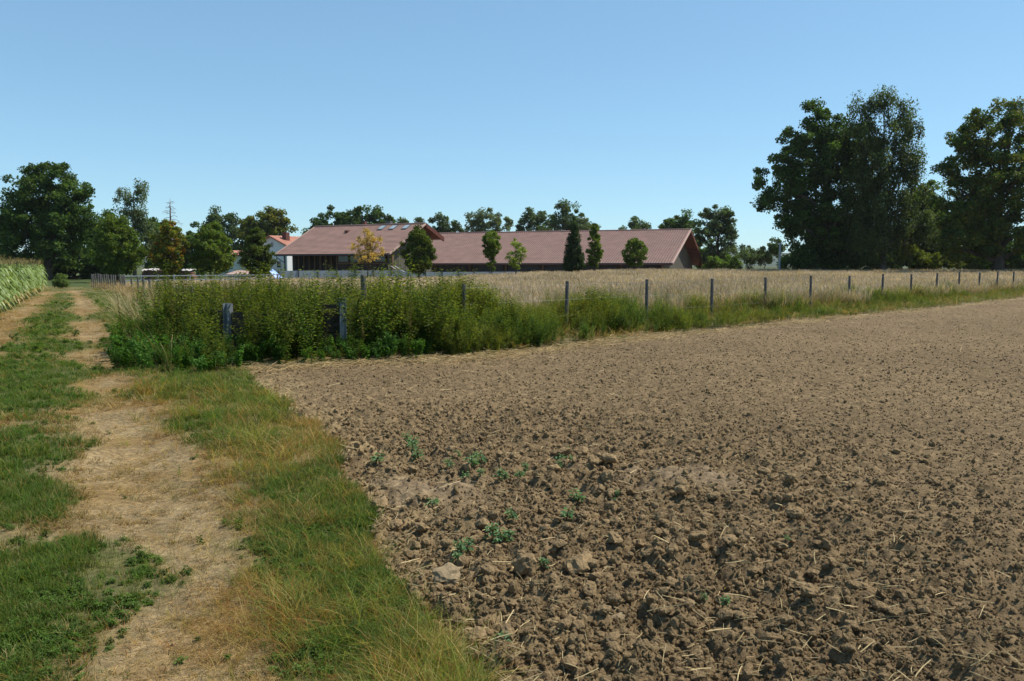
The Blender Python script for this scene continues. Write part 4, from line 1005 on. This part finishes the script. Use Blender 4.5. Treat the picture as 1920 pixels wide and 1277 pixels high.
# woods on the left
make_tree('oak_tree', 'huge dark spreading oak at the far left above the corn', 86, 92, [(95, 345, 62, 36), (45, 385, 42, 34), (140, 368, 34, 34), (85, 410, 82, 45), (20, 420, 34, 36), (115, 455, 72, 42), (40, 470, 62, 36), (95, 320, 30, 16), (165, 445, 30, 32), (85, 360, 66, 44), (60, 430, 80, 50), (130, 420, 46, 40)], 460, 36000, .24, .75, OAK, .45, 22, outer=.4)
make_tree('broadleaf_tree', 'mid green rounded tree between the dark oak and the olive tree', 98, 180, [(180, 425, 42, 38), (165, 465, 46, 42), (205, 450, 34, 40), (150, 500, 50, 25)], 130, 13000, .24, .7, MID, .3, 10)
make_tree('poplar_tree', 'tall airy pale tree with pale trunk behind the olive tree', 104, 255, [(235, 372, 15, 20), (262, 362, 14, 20), (250, 400, 28, 30), (262, 440, 30, 38), (240, 470, 36, 36), (268, 420, 18, 34)], 110, 8500, .21, .6, SILV, .25, 26, 'birch', droop=1.6)
make_tree('dark_tree', 'dark shaded tree closing the end of the track', 92, 140, [(135, 492, 58, 32), (175, 500, 46, 26), (100, 505, 46, 26), (205, 495, 30, 26)], 120, 12000, .26, .7, OAK, .3, 8)
make_tree('dark_tree', 'dark tree at the left picture edge behind the corn', 98, 10, [(5, 450, 60, 45), (-50, 430, 60, 60), (0, 495, 70, 30), (-110, 470, 60, 50)], 170, 15000, .28, .9, OAK, .4, 10)
make_tree('background_tree', 'green tree filling the gap behind the orange tree', 108, 300, [(300, 450, 40, 34), (345, 465, 36, 34), (290, 490, 50, 28), (280, 430, 22, 22)], 110, 10500, .28, .7, MID, .3, 8)
make_tree('background_tree', 'rounded tree behind and left of the bushy dark green tree', 106, 372, [(375, 455, 28, 34), (362, 480, 30, 30), (385, 490, 40, 26)], 80, 7500, .26, .65, MID, .25, 8)
BK = 'trees behind the farm buildings'
def far(label, D, px, blobs, ncl=60, nl=5500, cols=FARC, leaf=.38, cr=.95, **kw):
    make_tree('background_tree', label, D, px, blobs, ncl, nl, leaf, cr, cols, .3, 14, group=BK, **kw)
far('dark tree with ragged crown left of the white house, highest at left', 150, 415, [(412, 402, 20, 14), (430, 425, 38, 26), (400, 440, 30, 24), (440, 460, 44, 30)], 90, 8500)
far('olive tree above the white house roof', 145, 512, [(515, 402, 24, 14), (500, 420, 36, 24), (530, 432, 28, 20), (470, 425, 30, 26), (500, 455, 56, 26)], 110, 10500, OLIV)
far('bushy tree directly behind the left end of the stable ridge', 160, 600, [(610, 420, 24, 16), (625, 404, 12, 18), (590, 434, 18, 14), (620, 435, 40, 14)], 60, 5500, OAK)
far('dark wide tree behind the middle of the stable ridge', 160, 672, [(650, 412, 20, 18), (675, 404, 24, 18), (705, 408, 18, 16), (725, 420, 18, 12), (680, 428, 60, 16)], 110, 10000, OAK)
far('small light tree top peeping above the skylights', 165, 758, [(757, 418, 9, 9), (755, 432, 14, 10)], 16, 1200)
far('tiny tree top just left of the stable gable peak', 170, 785, [(784, 415, 7, 6), (786, 428, 12, 9)], 14, 900)
far('pointed tree just right of the stable gable peak', 150, 826, [(824, 414, 13, 12), (830, 430, 20, 14), (850, 432, 20, 14), (822, 450, 30, 20)], 45, 4200)
far('broad pale domed tree behind the left part of the long barn', 160, 912, [(912, 412, 36, 20), (895, 424, 26, 20), (935, 424, 24, 20), (912, 440, 44, 20)], 75, 4800, SILV)
far('airy tree with forked top behind the middle of the long barn', 165, 1003, [(1003, 408, 26, 20), (985, 422, 20, 20), (1025, 418, 20, 22), (1003, 438, 40, 20)], 70, 4800, FARC)
far('taller tree with ragged double top left of the pointed conifer', 160, 1062, [(1065, 392, 20, 17), (1048, 414, 18, 22), (1075, 418, 20, 22), (1060, 438, 32, 20)], 65, 4500, FARC)
far('low tree showing right behind the pointed conifer', 158, 1100, [(1100, 424, 18, 14), (1110, 438, 24, 14)], 28, 2200, SILV)
far('small tree peeping over the ridge above the short round tree', 170, 1195, [(1195, 418, 18, 10), (1180, 428, 16, 10), (1212, 428, 16, 8), (1195, 438, 30, 14)], 36, 2300, FARC)
far('dense dark round tree behind the right end of the long barn', 135, 1277, [(1277, 420, 30, 20), (1260, 430, 20, 18), (1290, 440, 28, 26), (1300, 465, 24, 28)], 70, 7200, OAK, .33)
far('tall tree right of the long barn gable', 120, 1345, [(1343, 402, 26, 22), (1362, 418, 18, 20), (1325, 425, 22, 28), (1345, 450, 34, 30), (1345, 482, 36, 22), (1372, 435, 12, 12)], 110, 10500, FARC, .28, .75)
make_tree('shrub', 'bright green shrub at the foot of the long barn gable', 110, 1358, [(1352, 492, 32, 14), (1335, 495, 20, 12), (1380, 497, 14, 9)], 50, 5200, .2, .5, [(.11, .18, .025), (.09, .15, .022)], .08, 6, cat='shrub')
make_tree('shrub', 'grey green shrubs in the gap left of the big trees', 105, 1425, [(1415, 482, 26, 18), (1445, 478, 24, 22), (1400, 490, 20, 14), (1450, 462, 16, 14)], 60, 5000, .22, .55, FARC, .08, 8, cat='shrub')
make_tree('background_tree', 'tiny distant bluish tree tops in the gap over the shrubs', 210, 1400, [(1392, 466, 5, 9), (1405, 468, 7, 7), (1430, 470, 14, 6), (1412, 478, 30, 8)], 30, 2000, .4, .8, FARC, .2, 8)
make_tree('background_tree', 'dark low tree behind the long barn gable corner', 128, 1322, [(1318, 470, 20, 26), (1330, 492, 24, 16)], 36, 3600, .28, .7, MID, .2, 6)

# big group on the right
make_tree('oak_tree', 'huge dark oak with a bough reaching out left over the meadow', 84, 1560, [(1525, 215, 28, 22), (1505, 260, 40, 30), (1560, 240, 42, 34), (1480, 300, 36, 28), (1425, 345, 20, 26), (1440, 375, 32, 18), (1475, 350, 30, 30), (1525, 330, 56, 50), (1580, 290, 52, 46), (1490, 430, 42, 34), (1550, 410, 72, 54), (1600, 370, 50, 56), (1600, 300, 60, 60), (1580, 440, 80, 60), (1500, 380, 50, 50), (1540, 290, 50, 40), (1520, 475, 50, 22), (1590, 470, 60, 32), (1500, 400, 36, 20)], 620, 58000, .25, .8, OAK, .55, 26, outer=.45)
make_tree('birch_tree', 'tall drooping birch rising behind the huge dark oak', 80, 1655, [(1618, 200, 22, 18), (1650, 196, 26, 20), (1692, 212, 24, 16), (1640, 225, 40, 22), (1700, 245, 24, 26), (1612, 250, 28, 30), (1660, 265, 44, 34), (1695, 300, 30, 34), (1640, 320, 50, 46), (1690, 370, 42, 46), (1650, 390, 62, 52), (1650, 450, 66, 42), (1715, 335, 14, 22), (1720, 430, 40, 40)], 430, 38000, .19, .66, [(.075, .11, .034), (.095, .13, .042), (.06, .09, .028)], .28, 18, 'birch', droop=2.2, elong=2.6)
make_tree('broadleaf_tree', 'lower green tree between the birch and the olive topped tree', 88, 1730, [(1735, 350, 22, 24), (1725, 380, 32, 30), (1750, 410, 34, 32), (1730, 450, 50, 40), (1740, 400, 44, 50), (1760, 480, 40, 22), (1700, 480, 40, 20)], 150, 14500, .24, .7, MID, .3, 12)
make_tree('beech_tree', 'large tree with olive gold top at the right picture edge', 74, 1868, [(1860, 215, 44, 26), (1905, 225, 36, 30), (1820, 260, 40, 32), (1880, 280, 70, 50), (1800, 310, 26, 26), (1770, 302, 16, 8), (1860, 350, 76, 52), (1830, 410, 56, 46), (1900, 420, 70, 50), (1850, 465, 70, 30), (1960, 300, 60, 80), (1975, 430, 60, 60), (1880, 330, 90, 80), (1850, 260, 60, 44), (1840, 370, 72, 60), (1820, 430, 60, 50), (1930, 250, 50, 40), (1788, 345, 22, 34), (1800, 390, 36, 40), (1785, 440, 34, 40), (1768, 312, 14, 10)], 560, 50000, .22, .72, OLIV + OAK, .5, 30, elong=2.6, outer=.5)
make_tree('shrub', 'yellow green undergrowth bush below the lower green tree', 82, 1770, [(1745, 488, 28, 14), (1790, 490, 26, 12), (1700, 470, 22, 14), (1820, 495, 22, 8)], 50, 4200, .2, .5, [(.13, .17, .02), (.10, .14, .02)], .06, 6, cat='shrub', z0=0)
make_tree('dark_tree', 'shaded thicket tree filling the foot of the big oak and birch', 90, 1600, [(1540, 480, 60, 24), (1620, 470, 80, 36), (1700, 470, 70, 36), (1740, 440, 50, 40), (1560, 440, 60, 40), (1490, 490, 26, 12)], 260, 22000, .28, .8, OAK, .3, 8)
make_tree('dark_tree', 'shaded thicket tree filling the foot of the olive topped tree', 84, 1890, [(1830, 472, 60, 32), (1910, 470, 60, 36), (1990, 470, 60, 34), (1790, 455, 40, 40)], 190, 16000, .28, .8, OAK, .3, 8)
make_tree('oak_tree', 'dark tree continuing beyond the right picture edge', 80, 2070, [(2060, 260, 70, 60), (2080, 340, 80, 60), (2070, 430, 90, 60)], 170, 11000, .3, 1.1, OAK, .5, 10)

for k_, (px_, w_, lb) in enumerate([(1500, 34, 'leftmost low dark bush at the foot of the huge oak'), (1565, 44, 'low dark bush beneath the trunk of the huge oak'), (1640, 44, 'low dark bush beneath the drooping birch'), (1712, 40, 'low bush between the birch and the lower green tree'), (1850, 50, 'low dark bush left of the olive topped tree trunk'), (1915, 46, 'low dark bush at the right picture edge behind the meadow')]):
    make_tree('shrub', lb, 83 + k_, px_, [(px_, 494, w_, 13), (px_ + 8, 486, w_ * .7, 12)], 46, 4200, .2, .5, MID if k_ % 2 else OAK, .06, 5, cat='shrub')
# bare dead conifer
dt = at(318, 372, 100); dc = empty('dead_conifer', (dt[0], 100, 0)); tag(dc, 'bare dead spruce with drooping twigs standing above the orange tree', 'dead tree')
MB().tube([(0, 0, -.3), (.05, 0, 4), (.0, 0, 8), (.05, 0, dt[2])], [.2, .15, .09, .02], 7).build('trunk', M['deadwood'], dc, True)
m_ = MB()
for k in range(38):
    z_ = 3.6 + (dt[2] - 4) * k / 38; a = k * 2.4; L = (dt[2] - z_) * .36 + .35; L *= random.uniform(.6, 1.15)
    p = Vector((0, 0, z_)); e_ = Vector((math.cos(a) * L, math.sin(a) * L, z_ + random.uniform(-.25, .25))); md = (p + e_) / 2 + Vector((0, 0, .12)); m_.tube([p, md, e_], [.035, .025, .01], 4)
    for j in range(7):
        t = random.uniform(.35, 1); q = p.lerp(e_, t); m_.tube([q, q + Vector((random.uniform(-.3, .3), random.uniform(-.3, .3), random.uniform(-.35, .05)))], [.012, .005], 3)
m_.build('branches', M['deadwood'], dc)

# ------------------------------------------------------------------ CORN
def corn(seed):
    r = np.random.default_rng(seed); V = []; Fc = []; C = []
    h = r.uniform(1.58, 1.80)
    for i in range(5):
        z = h * i / 4
        for k in range(3):
            a = 2.094 * k; V.append(np.array([math.cos(a) * .013, math.sin(a) * .013, z])); C.append(np.array([.12, .15, .04]))
    for i in range(4):
        for k in range(3): Fc.append((3 * i + k, 3 * i + (k + 1) % 3, 3 * i + 3 + (k + 1) % 3, 3 * i + 3 + k))
    for i in range(10):
        t = (i + .6) / 10; z = .15 + t * (h - .35); a = (i % 2) * math.pi + r.normal(0, .9); L = r.uniform(.38, .62) * (1 - .35 * abs(t - .5)); w = .07
        g = np.array([.155, .215, .05]) if t > .25 else (np.array([.32, .22, .07]) if r.random() < .5 else np.array([.16, .20, .05])); g = g * r.uniform(.7, 1.3)
        up_ = r.uniform(.7, 1.2); b = len(V); d = np.array([math.cos(a), math.sin(a)]); s_ = np.array([-d[1], d[0]])
        for j in range(6):
            q = j / 5; out = L * (q * .9); zz = z + L * (1.35 * q - 1.65 * q * q) * up_; ww = w * .5 * math.sin(math.pi * min(1, q * .8 + .2)) + .004
            V += [np.array([d[0] * out - s_[0] * ww, d[1] * out - s_[1] * ww, zz]), np.array([d[0] * out + s_[0] * ww, d[1] * out + s_[1] * ww, zz + .012])]; C += [g, g * 1.1]
        for j in range(5):
            k = b + 2 * j; Fc.append((k, k + 1, k + 3, k + 2))
    for i in range(5):
        a = r.random() * 6.28; b = len(V); d = np.array([math.cos(a), math.sin(a)]) * r.uniform(.03, .12); c = np.array([.32, .24, .10])
        V += [np.array([0, -.006, h]), np.array([0, .006, h]), np.array([d[0] + .005, d[1], h + .16]), np.array([d[0] - .005, d[1], h + .16])]; C += [c] * 4; Fc.append((b, b + 1, b + 2, b + 3))
    return np.array(V), np.array(Fc), np.array(C)
cps = []
for i in range(6):
    a, b, c = corn(i); cps.append(proto('corn_kind', a, b, M['corn'], c))
CE = np.vstack([GP([(-260, 660), (0, 588), (45, 562), (75, 546), (92, 538)])]); 
CP = np.vstack([CE, [[-36.5, 60], [-75, 60], [-75, 20]]])
xs, ys = [], []
d0 = (CE[-1] - CE[1]); d0 /= np.linalg.norm(d0); n0 = np.array([-d0[1], d0[0]])
for row_ in range(14):
    for k in np.arange(-14, 50, .22):
        p = CE[1] + d0 * (k + random.uniform(-.04, .04)) + n0 * (row_ * .72 + random.uniform(-.05, .05)); xs.append(p[0]); ys.append(p[1])
xs, ys = np.array(xs), np.array(ys); m = (ys < 51) & (ys > 16); xs, ys = xs[m], ys[m]; n = len(xs)
scatter('corn_crop', cps, np.stack([xs, ys, Z(xs, ys)], 1), zrot(n, .05), np.stack([np.ones(n), np.ones(n), rng.uniform(.9, 1.06, n)], 1), rng.uniform(.8, 1.2, (n, 1)) * np.ones(3), 'standing maize with tassels and yellowing lower leaves left of the track', 'maize')
make_tree('shrub', 'small light green shrub at the far end of the corn', 55, 110, [(114, 522, 7, 9), (110, 531, 11, 7), (120, 532, 8, 6)], 30, 2600, .1, .22, [(.11, .16, .04)], .02, 8, cat='shrub')

# ------------------------------------------------------------------ CLODS one can pick out, small weeds in the soil
rocks = [rock(60 + i, 3, None, .8, 'soil_clod') for i in range(10)]; rocks_p = [rock(80 + i, 3, M['clodpale'], .8, 'soil_clod') for i in range(3)]
def clod(px_, py_, wpx, me, label, group=None, flat=1.):
    p = G(px_, py_); s_ = wpx * p[1] / F; z_ = float(Z(p[0:1], p[1:2])[0])
    o_ = link('soil_clod', me, None, (p[0], p[1], z_ + s_ * .27 * flat)); o_.scale = (s_, s_ * .9, s_ * flat); o_.rotation_euler = (random.uniform(-.3, .3), random.uniform(-.3, .3), random.random() * 6.28)
    return tag(o_, label, 'clod', group)
clod(985, 1072, 78, rocks[0], 'large angular dark clod tilted on edge in the rough soil', None, 1.1)
clod(1083, 1072, 72, rocks[1], 'large rounded block clod right of the tilted angular clod')
clod(840, 1102, 80, rocks_p[0], 'wide pale flat clod beside the long verge grass', None, .7)
clod(1001, 1112, 30, rocks[2], 'small pointed dark clod just below the tilted angular clod', None, 1.1)
clod(825, 772, 24, rocks[3], 'lone dark clod on the smoother soil far behind the seedlings', None, 1.0)
clod(799, 808, 20, rocks[4], 'lone grey clod left of and below the lone dark clod')
clod(712, 957, 44, rocks[5], 'grey brown clod at the grass edge left of the tyre marks')
clod(743, 990, 34, rocks[6], 'upright narrow clod below the tyre marks', None, 1.2)
clod(1162, 1157, 38, rocks_p[1], 'small pale yellowish clod in the lower middle of the field')
clod(895, 1210, 60, rocks[7], 'crumbly broad clod near the bottom edge by the grass', None, .8)
clod(1281, 935, 42, rocks[8], 'dark rounded clod below the right hand tyre marks')
clod(1325, 976, 34, rocks[9], 'grey rounded clod right of the dark rounded clod')
rc = random.Random(5); cnt = 0
for _ in range(900):
    px_ = rc.uniform(690, 1800); py_ = rc.uniform(850, 1270); ppt = G(px_, py_)
    if not is_field(ppt[0:1], ppt[1:2])[0]: continue
    ro_ = float(rough(ppt[0:1], ppt[1:2])[0]); a1, a2 = treads(ppt[0:1], ppt[1:2])
    if a1[0] + a2[0] > .3 or rc.random() > ro_ * .9 + .03 or dseg(ppt[0:1], ppt[1:2], BL)[0] < .12: continue
    clod(px_, py_, rc.uniform(14, 38) * (.7 + .5 * ro_), rocks[rc.randrange(10)], 'brown earth clod lying among many alike on the rough ploughed soil', 'earth clods on the rough soil', rc.uniform(.8, 1.1)); cnt += 1
    if cnt >= 190: break
seedl = []
for i in range(4):
    V_, F_, C_ = weed(70 + i, .09, 16, .045, .03, [(.10, .19, .09), (.12, .21, .09)], [(.12, .21, .09), (.14, .23, .09)], droop=.2, branches=3, lean=.3); seedl.append(mesh_np('seedling', V_, F_, M['leafs'], C_))
sl_sp = [(885, 885), (872, 900), (900, 905), (845, 885), (860, 870), (890, 870), (985, 890), (975, 898), (1052, 870), (1047, 885), (1060, 850), (778, 855), (772, 840), (785, 862), (1156, 930), (1150, 938), (1085, 930), (935, 905), (945, 900), (963, 975), (1062, 975), (866, 1045), (860, 1055), (872, 1038), (940, 1025), (925, 1018), (955, 1020), (810, 952), (705, 870), (1320, 1125), (1357, 1140), (938, 1222), (1477, 1018), (1150, 985), (1022, 1065), (905, 880), (1070, 868), (765, 830), (1630, 560)]
for i, (px_, py_) in enumerate(sl_sp[:-1]):
    p = G(px_, py_); o_ = link('seedling', seedl[i % 4], None, (p[0], p[1], float(Z(p[0:1], p[1:2])[0]) + .01)); s_ = random.uniform(.6, 1.15) * (.55 if px_ > 1100 else 1); o_.scale = (s_, s_, s_ * 1.1); o_.rotation_euler = (0, 0, random.random() * 6.28)
    tag(o_, 'small bluish green weed seedling sprouting from the bare ploughed soil', 'seedling', 'seedlings in the bare soil')
print('TRIS', sum(len(o.data.polygons) * 2 for o in scene.objects if o.type == 'MESH'))

# ------------------------------------------------------------------ summer haze: one closed box of even pale air
hz = MB().box(-4200, 4200, -450, 6200, -1.4, 62).build('haze', new_mat('haze')[0], None, False, 'stuff')
hm = hz.data.materials[0]; nt = hm.node_tree; vo = nt.nodes.new('ShaderNodeVolumePrincipled'); vo.inputs['Density'].default_value = HAZE; vo.inputs['Color'].default_value = (.93, .96, 1.0, 1); vo.inputs['Anisotropy'].default_value = .2
oo = nt.nodes.new('ShaderNodeOutputMaterial'); nt.links.new(vo.outputs[0], oo.inputs['Volume'])
